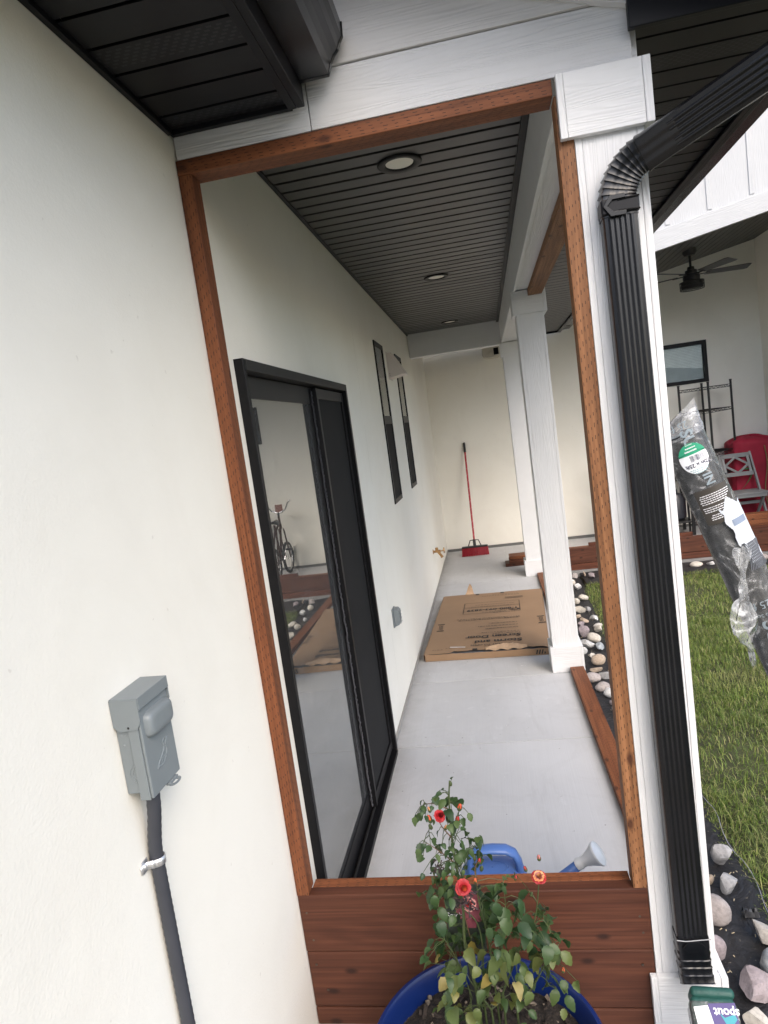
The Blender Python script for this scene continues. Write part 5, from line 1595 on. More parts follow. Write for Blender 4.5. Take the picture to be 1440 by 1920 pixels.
for i, (x, y, z, s, kd) in enumerate(LEAVES + EXTRA):
    me = LM[kd][r.randrange(5)]
    p = Vector((x, y, z))
    near = min(sp_all, key=lambda q: (q[0]-p).length + (0 if q[0].z <= z + .02 else .03))[0]
    d = p - near
    if d.length < .004: d = Vector((r.uniform(-1, 1), r.uniform(-1, 1), .2))
    dh_ = Vector((d.x, d.y, 0));
    if dh_.length < 1e-4: dh_ = Vector((r.uniform(-1, 1), -1, 0))
    yaw = math.atan2(dh_.y, dh_.x) + r.uniform(-.7, .7)
    pitch = r.uniform(-.15, 1.15)      # tip hangs down
    roll = r.uniform(-.6, .6)
    L = s*(1.20 if z > .45 else 1.02)
    Rr = Matrix.Rotation(yaw, 3, 'Z') @ Matrix.Rotation(pitch, 3, 'Y') @ Matrix.Rotation(roll, 3, 'X')
    base = p - Rr @ Vector((L*.5, 0, 0))
    place('leaf', me, rose, Matrix.Translation(base) @ Rr.to_4x4() @ Matrix.Diagonal((L, L*r.uniform(.85, 1.1), L, 1)))
    g = base - near
    if g.length < .09:
        petioles.tube([near, near + g*.5 + Vector((0, 0, .006)), base], [.0011, .0009, .0007], 5)
o = petioles.build('leaf_stalks', STEM, rose); tag(o, kind='stuff')

def petal_mat(name, a, b):
    t = NT(name); v = t.coord(rand=False); n = t.noise(v, 45, 3)
    t.set(Base_Color=t.ramp(n, [(.35, a), (.65, b)]), Roughness=.6)
    return t.m
P_RED = petal_mat('petal_red', (.26, .006, .012), (.40, .014, .018))
P_ORG = petal_mat('petal_orange', (.46, .045, .018), (.62, .13, .04))
P_PEACH = petal_mat('petal_peach', (.62, .22, .09), (.66, .42, .20))
P_PINK = petal_mat('petal_pale_pink', (.46, .13, .13), (.56, .28, .25))
P_DARK = petal_mat('petal_dark', (.13, .004, .007), (.22, .008, .012))
def bloom(name, c, R, aim, mats, open_=1.0, seed=0, ragged=.0):
    r = random.Random(seed); mb = MB()
    z = Vector(aim).normalized(); x = z.orthogonal().normalized(); y = z.cross(x)
    Mx = Matrix((x, y, z)).transposed().to_4x4(); Mx.translation = Vector(c)
    rings = [(3, .15, .90), (4, .25, .92), (5, .36, .92), (5, .48, .88), (6, .60, .83), (6, .73, .75), (7, .87, .62), (7, 1.0, .45)]
    mb.m = 1; mb.lathe([(R*.02, R*.2), (R*.07, R*.35), (R*.07, R*.75), (R*.045, R*.90), (.0001, R*.93)], 7, Mx, cap=False)
    for k, (n, rad, top) in enumerate(rings):
        for i in range(n):
            th0 = 2*math.pi*(i + .5*(k % 2))/n + r.uniform(-.2, .2); hw = 2*math.pi/n*.72
            vs = []; nu, nv = 6, 4
            ri, ht_ = rad*r.uniform(.9, 1.1), top*r.uniform(.9, 1.08)
            for a in range(nu+1):
                u = -1 + 2*a/nu
                for b in range(nv+1):
                    v = b/nv
                    rr = R*(.10 + (ri-.05)*open_*(v**.75)) + R*.10*(v**4)*open_ - R*.07*(v**2)*(k < 4)*(1 - .4*u*u)
                    wv = hw*(.35 + .65*math.sin(min(1, v*1.15)*math.pi*.5))*(1 - .25*v**6)
                    rr += R*.05*noise.noise(Vector((u*2.1 + i*3.7, k*2.3, seed)))*v*v; zz = R*(ht_*v*1.05 + .07*noise.noise(Vector((u*2.6 + i*1.7, k*1.3 + 9, seed)))*v - .32*open_*(v**3)*(k > 2) - .12*v*u*u) + ragged*R*r.uniform(-.15, .15)*v
                    th = th0 + u*wv
                    vs.append(Mx @ Vector((rr*math.cos(th), rr*math.sin(th), zz)))
            fs_ = [(a*(nv+1)+b, (a+1)*(nv+1)+b, (a+1)*(nv+1)+b+1, a*(nv+1)+b+1) for a in range(nu) for b in range(nv)]
            i0 = len(mb.mi)
            mb.add(vs, fs_)
            # petals pale at the base and deep coloured at the rim
            edge = 1 + min(len(mats)-2, (k*(len(mats)-1))//len(rings))
            for q in range(len(fs_)):
                b = q % nv
                mb.mi[i0+q] = 0 if b < nv - (1 if k < 4 else 2) else edge
    o = mb.build(name, mats, rose, smooth=True, fix=False)
    # green sepals beneath
    sm = MB()
    for i in range(5):
        a = 2*math.pi*i/5
        d1 = Vector((math.cos(a), math.sin(a), 0)); d2 = Vector((-math.sin(a), math.cos(a), 0))
        sm.add([Mx @ (d2*R*.14), Mx @ (-d2*R*.14), Mx @ (d1*R*.62 - d2*R*.08 + Vector((0, 0, R*.05))), Mx @ (d1*R*.95 + Vector((0, 0, -R*.12))), Mx @ (d1*R*.62 + d2*R*.08 + Vector((0, 0, R*.05)))], [(0, 1, 2, 3, 4)])
    sm.lathe([(.0001, -R*.30), (R*.16, -R*.22), (R*.20, -R*.05), (R*.10, .0)], 10, Mx, cap=False)
    o2 = sm.build('sepals', STEM, o, smooth=True)
    return o
tag(bloom('bloom', (.508, 1.450, .866), .0160, (.45, -.55, .55), [P_RED, P_DARK, P_RED, P_RED], .75, 3, .3), 'dark red wilting bloom')
tag(bloom('bloom', (.545, 1.425, .700), .0170, (.25, -.75, .45), [P_ORG, P_ORG, P_RED, P_RED, P_RED], .92, 5), 'open red bloom with an orange heart')
tag(bloom('bloom', (.722, 1.450, .702), .0165, (.0, -.5, .8), [P_PEACH, P_PEACH, P_PINK, P_PEACH, P_RED], .85, 8, .9), 'faded peach bloom')
tag(bloom('bloom', (.545, 1.50, .600), .015, (.0, -.9, .3), [P_PINK, P_RED, P_PINK], 1.0, 12, .3), 'pinkish bloom low among the leaves')
def bud(c, L, aim, mat, frac=.55):
    z = Vector(aim).normalized(); x = z.orthogonal().normalized(); y = z.cross(x)
    Mx = Matrix((x, y, z)).transposed().to_4x4(); Mx.translation = Vector(c)
    o = MB().lathe([(.0001, -L*.5), (L*.22, -L*.42), (L*.31, -L*.15), (L*.30, L*.12), (L*.2, L*.4), (L*.05, L*.56)], 12, Mx).build('bud', mat, rose, smooth=True)
    mb = MB().lathe([(.0001, -L*.56), (L*.25, -L*.46), (L*.335, -L*.20), (L*.31, -L*.02)], 12, Mx, cap=False)
    for i in range(5):
        a = 2*math.pi*i/5; d1 = Vector((math.cos(a), math.sin(a), 0)); d2 = Vector((-math.sin(a), math.cos(a), 0))
        mb.add([Mx @ (d1*L*.32 + d2*L*.13 + Vector((0, 0, -L*.05))), Mx @ (d1*L*.32 - d2*L*.13 + Vector((0, 0, -L*.05))), Mx @ (d1*L*.22 + Vector((0, 0, L*frac)))], [(0, 1, 2)])
    mb.build('calyx', STEM, o, smooth=True)
    return o
for c, L, aim, mat in (((.484, 1.45, .860), .020, (-.2, -.2, 1), P_ORG), ((.485, 1.462, .876), .014, (-.3, 0, 1), P_PEACH), ((.559, 1.45, .886), .018, (.3, -.2, 1), P_ORG),
        ((.551, 1.445, .859), .017, (.1, -.3, 1), P_RED), ((.521, 1.445, .840), .014, (.3, -.3, .8), P_PEACH), ((.484, 1.45, .840), .014, (-.3, -.2, 1), STEM),
        ((.589, 1.445, .752), .014, (.2, -.2, 1), P_RED), ((.592, 1.445, .733), .014, (.3, -.2, 1), STEM), ((.574, 1.44, .706), .015, (.1, -.4, 1), P_ORG),
        ((.577, 1.46, .750), .013, (0, 0, 1), STEM), ((.727, 1.45, .752), .014, (.0, 0, 1), P_PINK), ((.693, 1.45, .725), .013, (-.3, 0, 1), P_RED),
        ((.668, 1.45, .703), .012, (.3, 0, 1), P_RED), ((.752, 1.42, .490), .013, (.2, 0, 1), P_ORG), ((.543, 1.47, .934), .011, (.1, 0, 1), STEM), ((.562, 1.46, .846), .013, (.5, 0, 1), STEM), ((.700, 1.45, .660), .011, (.4, 0, 1), STEM)):
    bud(c, L, aim, mat)
mb = MB()
for k in range(70):
    c = Vector((.545, 1.435, .665)) + Vector((rnd.gauss(0, .012), rnd.gauss(0, .008), rnd.gauss(0, .012)))
    d = Vector((rnd.gauss(0, 1), rnd.gauss(0, 1), rnd.gauss(-.4, .8))).normalized()*rnd.uniform(.008, .020)
    mb.bar(c, c+d, rnd.uniform(.001, .005), .0008)
o = mb.build('withered_head', DEAD, rose); tag(o, 'withered brown flower head', kind='stuff')
mb = MB()
for k in range(40):
    c = Vector((.49, 1.45, .730)) + Vector((rnd.gauss(0, .006), rnd.gauss(0, .005), rnd.gauss(0, .008)))
    d = Vector((rnd.gauss(0, 1), rnd.gauss(0, 1), rnd.gauss(0, 1))).normalized()*rnd.uniform(.005, .012)
    mb.bar(c, c+d, rnd.uniform(.001, .004), .0008)
o = mb.build('withered_head', DEAD, rose); tag(o, kind='stuff')

pt = thing('plant_tag', 'dark plant tag with a pink rose picture, half hidden by the leaves', 'plant tag', (.52, 1.56, .2))
R_t = Matrix.Translation((.525, 1.545, .52)) @ Matrix.Rotation(math.radians(-14), 4, 'X')
MB().box(-.048, .048, -.0008, .0008, -.075, .085, R_t).build('card', simple('dark_card', (.022, .03, .022), .4), pt, bevel=.0005)
MB().box(-.006, .006, -.0008, .0008, -.33, -.0755, R_t).build('spike', BLACK_PL, pt)
mb = MB()
for (cx, cz, rr) in ((.018, .045, .026), (-.004, .020, .018), (.030, .012, .018), (.016, -.006, .014)):
    n = 14
    mb.add([R_t @ Vector((cx + rr*(1+.15*math.sin(5*a))*math.cos(a), -.0012, cz + rr*(1+.15*math.sin(5*a))*math.sin(a))) for a in [2*math.pi*k/n for k in range(n)]], [tuple(range(n))])
o = mb.build('rose_picture', petal_mat('printed_rose', (.20, .04, .06), (.28, .08, .09)), pt); tag(o, kind='stuff')
v_, f_ = text_mesh('South', .017, 'LEFT')
MB().add([R_t @ Vector((p[0] - .046, -.0012, p[1] + .012)) for p in v_], f_).build('lettering', WHITE_PL, pt, fix=False)

# ------------------------------------------------------------------ watering can behind the boards
wc = thing('watering_can', 'blue plastic watering can with white sprinkler head behind the board stack', 'watering can', (.57, 2.15, 0))
def sell(cx, cy, rx, ry, z, n=48, p=.62):
    return [Vector((cx + rx*math.copysign(abs(math.cos(a))**p, math.cos(a)), cy + ry*math.copysign(abs(math.sin(a))**p, math.sin(a)), z)) for a in [2*math.pi*k/n for k in range(n)]]
mb = MB(); vs = []
lv = [(.112, .095, .0), (.118, .101, .008), (.118, .101, .175), (.116, .099, .192), (.108, .092, .208), (.090, .078, .220), (.050, .045, .228), (.002, .002, .231)]
for rx, ry, z in lv: vs += sell(.567, 2.15, rx, ry, z)
mb.add(vs, [(i*48+k, i*48+(k+1) % 48, (i+1)*48+(k+1) % 48, (i+1)*48+k) for i in range(len(lv)-1) for k in range(48)] + [tuple(range(47, -1, -1))])
mb.build('body', BLUE_CAN, wc, smooth=True, auto=60)
hp = [(.487, 2.15, .205), (.492, 2.15, .255), (.506, 2.15, .283), (.530, 2.15, .296), (.575, 2.15, .299), (.620, 2.15, .296), (.647, 2.15, .281), (.660, 2.15, .250), (.664, 2.15, .205)]
mb = MB(); vs = []
for i, p in enumerate(hp):
    t = Vector(hp[min(i+1, len(hp)-1)]) - Vector(hp[max(i-1, 0)]); t.normalize(); nrm = Vector((-t.z, 0, t.x))
    for k in range(14):
        a = 2*math.pi*k/14
        vs.append(Vector(p) + nrm*.013*math.cos(a) + Vector((0, .026*math.sin(a), 0)))
mb.add(vs, [(i*14+k, i*14+(k+1) % 14, (i+1)*14+(k+1) % 14, (i+1)*14+k) for i in range(len(hp)-1) for k in range(14)])
mb.build('handle', BLUE_CAN, wc, smooth=True)
MB().lathe([(.050, .0), (.052, .006), (.046, .010), (.044, .004)], 32, Matrix.Translation((.572, 2.15, .221)) @ Matrix.Diagonal((1, .7, 1, 1)), cap=False).build('filler_rim', BLUE_CAN, wc, smooth=True)
MB().tube([(.660, 2.15, .045), (.700, 2.15, .085), (.785, 2.15, .172), (.866, 2.148, .236)], [.032, .027, .019, .0165], 20).build('spout', BLUE_CAN, wc, smooth=True)
d = Vector((.80, -.12, .52)).normalized()
zax = d; xax = Vector((0, 1, 0)); yax = zax.cross(xax).normalized(); xax = yax.cross(zax)
Mr = Matrix((xax, yax, zax)).transposed().to_4x4(); Mr.translation = Vector((.856, 2.149, .231))
MB().lathe([(.0185, 0), (.0195, .004), (.0195, .018), (.0175, .021), (.0185, .032), (.026, .055), (.037, .078), (.0405, .082), (.0405, .088), (.037, .091), (.0001, .096)], 32, Mr).build('sprinkler_head', WHITE_PL, wc, smooth=True, auto=40)

# ------------------------------------------------------------------ roll of screen in a torn clear bag
sr = thing('screen_roll', 'black patio screen roll in torn clear plastic leaning on the corner column', 'screen roll', (1.84, 1.94, -.12))
TOP = Vector((1.250, 1.945, 1.660)); DX = Vector((.3145, -.010, -.949)).normalized()     # down the roll
E2 = Vector((0, -1, 0)); E1 = DX.cross(E2).normalized(); 
if E1.x < 0: E1 = -E1
E2 = (E2 - DX*E2.dot(DX)).normalized()
def rp(s, phi, r_, off=(0, 0)):
    return TOP + DX*s + E1*(r_*math.sin(phi) + off[0]) + E2*(r_*math.cos(phi) + off[1])
def tubing(name, mat, s0, s1, r_, n, m, wob, off=(0, 0), taper=None, cap=False):
    mb = MB(); vs = []
    for i in range(m+1):
        s = s0 + (s1-s0)*i/m
        for k in range(n):
            ph = 2*math.pi*k/n
            rr = r_*(taper(s, ph) if taper else 1) + wob*noise.noise(Vector((math.cos(ph)*2.2, math.sin(ph)*2.2, s*9))) + wob*.5*noise.noise(Vector((math.cos(ph)*5, math.sin(ph)*5, s*22)))
            vs.append(rp(s, ph, rr, off))
    mb.add(vs, [(i*n+k, i*n+(k+1) % n, (i+1)*n+(k+1) % n, (i+1)*n+k) for i in range(m) for k in range(n)])
    if cap: mb.add([vs[k] for k in range(n)], [tuple(range(n))])
    return mb.build(name, mat, sr, smooth=True)
ROLLM = simple('black_screen_fabric', (.016, .017, .019), .55, 0, .25, 8, .15, 300)
tubing('roll', ROLLM, .000, 1.90, .0515, 40, 30, .0006, (-.006, .0), cap=True)
tubing('core', simple('pale_core', (.45, .38, .28), .8), -.0001, .03, .022, 20, 1, 0, (-.006, 0))
FILM = mk_film('clear_bag', .12)
FILM_W = mk_film('milky_bag', .34, 1.3, (.86, .88, .90))
bag = tubing('plastic_bag', FILM, .005, 1.93, .0585, 56, 110, .0016, (.0, 0))
# flattened, pinched end
mb = MB(); vs = []; n = 40
for i in range(15):
    t = i/14
    for k in range(n):
        ph = 2*math.pi*k/n
        flat = 1 - .93*t
        sx = .060*math.sin(ph)*(1 + .06*t); sy = .060*math.cos(ph)*flat
        w = .003*noise.noise(Vector((ph*1.5, t*4, 3)))
        up = .085*t*(.35 + .65*(.5 + .5*math.sin(ph))) 
        vs.append(TOP + DX*(.010 - up) + E1*(sx + w + .006*t) + E2*(sy + w))
mb.add(vs, [(i*n+k, i*n+(k+1) % n, (i+1)*n+(k+1) % n, (i+1)*n+k) for i in range(14) for k in range(n)])
mb.build('bag_end', FILM_W, sr, smooth=True)
# twisted knot against the column
mb = MB(); vs = []
for i in range(14):
    t = i/13
    for k in range(10):
        ph = 2*math.pi*k/10
        r_ = .010 + .010*math.sin(t*math.pi) + .005*noise.noise(Vector((ph, t*6, 0)))
        vs.append(TOP + DX*(.02 - .045*t) - E1*(.055 + .012*t) + E2*(.02) + E1*r_*math.cos(ph)*.7 + E2*r_*math.sin(ph))
mb.add(vs, [(i*10+k, i*10+(k+1) % 10, (i+1)*10+(k+1) % 10, (i+1)*10+k) for i in range(13) for k in range(10)])
mb.build('bag_knot', FILM_W, sr, smooth=True)
# wrapped prints: t = arc offset around phi0
PH0 = -.22; RL = .0640
rp_base = rp
def rp(s, phi, r_, off=(0, 0)): return rp_base(s - .088, phi, r_, off)
def wrap(s, t): return rp(s, PH0 + t/RL, RL)
def patch(name, mat, s0, s1, t0, t1, parent=sr, dr=0.0, inside=None, n=22):
    mb = MB(); ok = {}
    vs = []
    for i in range(n+1):
        for j in range(n+1):
            s = s0 + (s1-s0)*i/n; t = t0 + (t1-t0)*j/n
            vs.append(rp(s, PH0 + t/RL, RL + dr))
    fs = []
    for i in range(n):
        for j in range(n):
            s = s0 + (s1-s0)*(i+.5)/n; t = t0 + (t1-t0)*(j+.5)/n
            if inside is None or inside(s, t): fs.append((i*(n+1)+j, (i+1)*(n+1)+j, (i+1)*(n+1)+j+1, i*(n+1)+j+1))
    used = sorted({i for f in fs for i in f}); ix = {u: k for k, u in enumerate(used)}
    mb.add([vs[u] for u in used], [tuple(ix[i] for i in f) for f in fs])
    return mb.build(name, mat, parent, smooth=True)
def wrap_text(name, body, size, s, t, mat, flip=True, rot=0.0, dr=.0006, bold=False):
    v, f = text_mesh(body, size, 'CENTER', bold); mb = MB(); vs = []
    for p in v:
        x, y = p[0], p[1]
        x, y = x*math.cos(rot) - y*math.sin(rot), x*math.sin(rot) + y*math.cos(rot)
        # printed upside down: letters run towards -E1, their tops towards the floor
        vs.append(rp(s + (y if flip else -y), PH0 + (t - x if flip else t + x)/RL, RL + dr))
    return mb.add(vs, f).build(name, mat, sr, fix=False)
PALE = simple('pale_blue_print', (.24, .29, .32), .5); GREENP = simple('green_label', (.02, .30, .16), .45); PAPER = simple('label_paper', (.82, .83, .84), .5)
BROWNP = simple('dark_brown_print', (.045, .038, .030), .5); INKB = simple('label_ink', (.05, .05, .09), .7)
wrap_text('lettering', '25 ft.', .028, .062, -.004, PALE)
wrap_text('lettering', 'Patio Screen', .014, .084, -.004, PALE)
wrap_text('lettering', 'SUN', .044, .118, .010, PALE, rot=math.pi/2, bold=True)
sc_, rc = .156, .0405
def ell(s, t, k=1.0): return ((s-sc_)/(rc*1.06))**2 + ((t-.004)/(rc*.93))**2 < k
def disc(name, mat, cond, dr):
    mb = MB(); n = 48
    pts_ = [(sc_ + rc*1.06*math.sin(2*math.pi*k/n), .004 + rc*.93*math.cos(2*math.pi*k/n)) for k in range(n)]
    pts_ = [(s if cond(s) else CUT, t) for s, t in pts_]
    rings = []
    cs = sum(p[0] for p in pts_)/n; ct = sum(p[1] for p in pts_)/n
    vs = []
    for q in (0, .25, .5, .75, 1):
        for s, t in pts_: vs.append(rp(cs + (s-cs)*q, PH0 + (ct + (t-ct)*q)/RL, RL + dr))
    mb.add(vs, [(i*n+k, i*n+(k+1) % n, (i+1)*n+(k+1) % n, (i+1)*n+k) for i in range(4) for k in range(n)])
    return mb.build(name, mat, sr, smooth=True)
CUT = sc_ - .012
disc('round_label', PAPER, lambda s: True, .0010)
disc('label_band', GREENP, lambda s: s < CUT, .0016)
mb = MB()
for k in range(17):
    t = -.006 + .0021*k; w = rnd.choice((.0005, .0008, .0012))
    mb.add([rp(CUT + .003, PH0 + t/RL, RL+.0018), rp(CUT + .003, PH0 + (t+w)/RL, RL+.0018), rp(CUT + .020, PH0 + (t+w)/RL, RL+.0018), rp(CUT + .020, PH0 + t/RL, RL+.0018)], [(0, 1, 2, 3)])
o = mb.build('barcode', INKB, sr, fix=False); tag(o, kind='stuff')
wrap_text('lettering', '72in x 25ft', .0150, CUT + .030, .008, INKB, dr=.0018, bold=True)
mb = MB()
for (s, a, b) in ((CUT+.042, -.018, .030), (CUT+.047, -.014, .026), (CUT+.052, -.008, .020)):
    t = a
    while t < b:
        w = rnd.uniform(.002, .006)
        mb.add([rp(s, PH0 + t/RL, RL+.0018), rp(s, PH0 + (t+w)/RL, RL+.0018), rp(s+.0016, PH0 + (t+w)/RL, RL+.0018), rp(s+.0016, PH0 + t/RL, RL+.0018)], [(0, 1, 2, 3)]); t += w + .0015
for (s, a, b) in ((CUT-.022, -.012, .018), (CUT-.015, -.016, .016), (CUT-.029, -.008, .012)): pass
o = mb.build('small_print', simple('teal_print', (.10, .30, .32), .6), sr, fix=False); tag(o, kind='stuff')
mb = MB()
for (s, a, b, h) in ((CUT-.012, -.012, .018, .004), (CUT-.020, -.008, .016, .003), (CUT-.028, -.004, .010, .0015)):
    t = a
    while t < b:
        w = rnd.uniform(.0015, .004)
        mb.add([rp(s, PH0 + t/RL, RL+.0022), rp(s, PH0 + (t+w)/RL, RL+.0022), rp(s+h, PH0 + (t+w)/RL, RL+.0022), rp(s+h, PH0 + t/RL, RL+.0022)], [(0, 1, 2, 3)]); t += w + .001
o = mb.build('label_marks', PAPER, sr, fix=False); tag(o, kind='stuff')
wrap_text('lettering', 'IN', .034, .222, .016, PALE, rot=math.pi/2, bold=True)
patch('printed_panel', BROWNP, .246, .346, -.036, .058)
mb = MB()
for k in range(13):
    s = .262 + .0058*k
    if k in (5, 9): continue
    t = -.030 + rnd.uniform(0, .006) + (.01 if k > 8 else 0); b = .052 - rnd.uniform(0, .012)
    while t < b:
        w = rnd.uniform(.002, .008)
        mb.add([rp(s, PH0 + t/RL, RL+.0008), rp(s, PH0 + (t+w)/RL, RL+.0008), rp(s+.0022, PH0 + (t+w)/RL, RL+.0008), rp(s+.0022, PH0 + t/RL, RL+.0008)], [(0, 1, 2, 3)]); t += w + .0016
o = mb.build('small_print', PAPER, sr, fix=False); tag(o, kind='stuff')
SHEET = simple('white_printed_film', (.56, .60, .65), .35, 0, .08, 30)
def torn(s, t):
    a = .300 + .03*noise.noise(Vector((t*40, 1, 0))); bnd = .420 + .035*noise.noise(Vector((t*30, 7, 0))) + (.06 if t > .03 else 0)
    lf = .010 + .020*noise.noise(Vector((s*30, 4, 0))) + (s-.30)*.05
    return a < s < bnd and t > lf
patch('torn_film', SHEET, .285, .53, .0, .074, dr=.0022, inside=torn, n=70)
patch('film_stripe', simple('steel_blue_print', (.22, .27, .36), .5), .350, .368, .024, .066, dr=.0034)
mb = MB()
for k in range(9):
    for sg in (-1, 1):
        pts_ = [rp(.425 + .075*q, PH0 + (.028 + .0045*k + sg*.022*(q-.5))/RL, RL + .0030) for q in (0, .25, .5, .75, 1)]
        mb.tube(pts_, .0011, 4)
o = mb.build('mesh_picture', simple('grey_mesh_print', (.16, .17, .19), .6), sr); tag(o, kind='stuff')
# dangling torn strip of bag
mb = MB(); vs = []
base = wrap(.425, .016)
for i in range(40):
    t = i/39
    c = base + Vector((-.012*math.sin(t*3) + .010*t, -.012 - .014*math.sin(t*math.pi), -.335*t))
    wd = .011 + .010*math.exp(-((t-.06)/.08)**2) + .005*noise.noise(Vector((t*14, 0, 5)))
    if .42 < t < .80: wd += .026*math.sin((t-.42)/.38*math.pi)
    if t > .84: wd = .0055
    for j in range(7):
        a = j/6 - .5
        vs.append(c + Vector((2*wd*a*(1) - (.014 if .42 < t < .82 else 0)*(1-abs(a)), .010*math.sin(a*9 + t*14), .006*noise.noise(Vector((a*5, t*20, 0))))))
mb.add(vs, [(i*7+j, (i+1)*7+j, (i+1)*7+j+1, i*7+j+1) for i in range(39) for j in range(6)])
mb.build('torn_strip', mk_film('torn_bag_strip', .42, 1.18, (.80, .82, .83), .3), sr, smooth=True)
wrap_text('lettering', '25 ft.', .030, .598, -.002, PALE)
wrap_text('lettering', 'Patio Screen', .015, .628, -.004, PALE)
wrap_text('lettering', 'SUN', .058, .700, .004, PALE, rot=math.pi/2, bold=True)

# ------------------------------------------------------------------ packaged spout sleeve at the foot of the downspout
sk = thing('spout_package', 'green drain sleeve in clear wrap with a purple label under the downspout', 'package', (1.115, 1.62, 0))
Rk = Matrix.Rotation(math.radians(-4), 4, 'Z') @ Matrix.Rotation(math.radians(-54), 4, 'X')
Mk = Matrix.Translation(Vector((1.117, 1.632, .232)) - Rk @ Vector((0, 0, .205))) @ Rk
def rb(name, x0, x1, y0, y1, z0, z1, mat, r_=.012, par=sk):
    o = MB().box(x0, x1, y0, y1, z0, z1, Mk).build(name, mat, par)
    b = o.modifiers.new('round', 'BEVEL'); b.width = r_; b.segments = 4; b.limit_method = 'ANGLE'
    o.data.polygons.foreach_set('use_smooth', [True]*len(o.data.polygons))
    return o
GREEN = simple('green_sleeve', (.010, .065, .052), .55, 0, .15, 30, .5, 120)
rb('sleeve', -.052, .052, -.042, .042, .012, .192, GREEN)
rb('sleeve_top', -.049, .056, -.046, .040, .186, .212, GREEN, .012)
rb('clear_wrap', -.056, .056, -.0465, .045, .010, .182, mk_film('package_wrap', .16), .013)
LZ = -.0475
def lab(name, pts_, mat, d=0.0): return MB().add([Mk @ Vector((x, LZ - d, z)) for x, z in pts_], [tuple(range(len(pts_)))]).build(name, mat, sk, fix=False)
lab('white_label', [(-.048, .165), (-.014, .170), (-.006, .120), (-.044, .112)], PAPER, .0006)
lab('purple_label', [(-.0135, .173), (.050, .178), (.050, .122), (-.0055, .118)], simple('purple_print', (.055, .035, .16), .4), .0010)
lab('teal_shape', [(.010, .155), (.020, .146), (.044, .154), (.048, .144), (.036, .132), (.022, .130)], simple('teal_shape_print', (.02, .28, .33), .4), .0014)
v_, f_ = text_mesh('spout', .026, 'CENTER', True)
MB().add([Mk @ Vector((.027 - p[0], LZ - .0020, .157 - p[1])) for p in v_], f_).build('lettering', WHITE_PL, sk, fix=False)
MB().tube([Mk @ Vector((.012 + .007*math.cos(a), LZ - .0018, .127 + .005*math.sin(a))) for a in [math.pi*k/10 + 2.6 for k in range(13)]], .0014, 5).build('curl_mark', WHITE_PL, sk)

# ------------------------------------------------------------------ ceiling fan
fx, fy = 3.195, 8.15
fan = thing('ceiling_fan', 'black five blade ceiling fan with caged drum light on the patio', 'ceiling fan', (fx, fy, zc(fx)))
MB().lathe([(.0001, 3.365), (.072, 3.360), (.075, 3.300), (.055, 3.270), (.0001, 3.268)], 20, Matrix.Translation((fx, fy, 0))).build('canopy', BLACK_MET, fan, smooth=True, auto=40)
MB().tube([(fx, fy, 3.28), (fx, fy, 3.13)], .013, 10).build('downrod', BLACK_MET, fan)
MB().lathe([(.0001, 3.150), (.035, 3.148), (.040, 3.115), (.062, 3.110), (.065, 3.075), (.085, 3.070), (.090, 3.040), (.088, 3.000), (.0001, 2.995)], 24, Matrix.Translation((fx, fy, 0))).build('motor', BLACK_MET, fan, smooth=True, auto=35)
cg = MB()
for z in (2.985, 2.945, 2.905):
    cg.tube([(fx + .125*math.cos(a), fy + .125*math.sin(a), z) for a in [2*math.pi*k/32 for k in range(33)]], .005, 6)
for k in range(24):
    a = 2*math.pi*k/24; cg.tube([(fx + .125*math.cos(a), fy + .125*math.sin(a), 2.985), (fx + .125*math.cos(a), fy + .125*math.sin(a), 2.905)], .0025, 5)
o = cg.build('light_cage', BLACK_MET, fan); tag(o, kind='stuff')
MB().lathe([(.0001, 2.990), (.118, 2.988), (.116, 2.980), (.0001, 2.978)], 24, Matrix.Translation((fx, fy, 0))).build('top_plate', BLACK_MET, fan)
MB().lathe([(.0001, 2.975), (.055, 2.972), (.060, 2.93), (.0001, 2.915)], 20, Matrix.Translation((fx, fy, 0))).build('shade', simple('smoked_shade', (.05, .05, .05), .3), fan, smooth=True)
MB().lathe([(.112, 2.980), (.114, 2.912), (.0001, 2.910)], 24, Matrix.Translation((fx, fy, 0)), cap=False).build('drum', simple('drum_mesh', (.012, .012, .012), .6), fan, smooth=True, auto=40)
BLADE = simple('fan_blade', (.055, .055, .058), .5)
bl = MB(); nn_ = 12; vs = []
for i in range(nn_+1):
    t = i/nn_; xx = .16 + .47*t; hw = .048 + .022*t
    if t > .93: hw *= .82
    for s in (-1, 1):
        for dz in (0, .006): vs.append((xx, s*hw, s*hw*-.22 + dz))
fs = []
for i in range(nn_):
    b = 4*i
    fs += [(b, b+4, b+6, b+2), (b+1, b+3, b+7, b+5), (b, b+1, b+5, b+4), (b+2, b+6, b+7, b+3)]
fs += [(0, 2, 3, 1), (4*nn_, 4*nn_+1, 4*nn_+3, 4*nn_+2)]
bme = bl.add(vs, fs).mesh('fan_blade', BLADE)
ame = MB().box(.07, .20, -.018, .018, .0, .008).mesh('blade_arm', BLACK_MET)
for k in range(5):
    a = math.radians(4 + 72*k)
    Mb = Matrix.Translation((fx, fy, 3.062)) @ Matrix.Rotation(a, 4, 'Z')
    p = place('blade', bme, fan, Mb)
    place('blade_arm', ame, p, Mb @ Matrix.Translation((0, 0, -.009)))

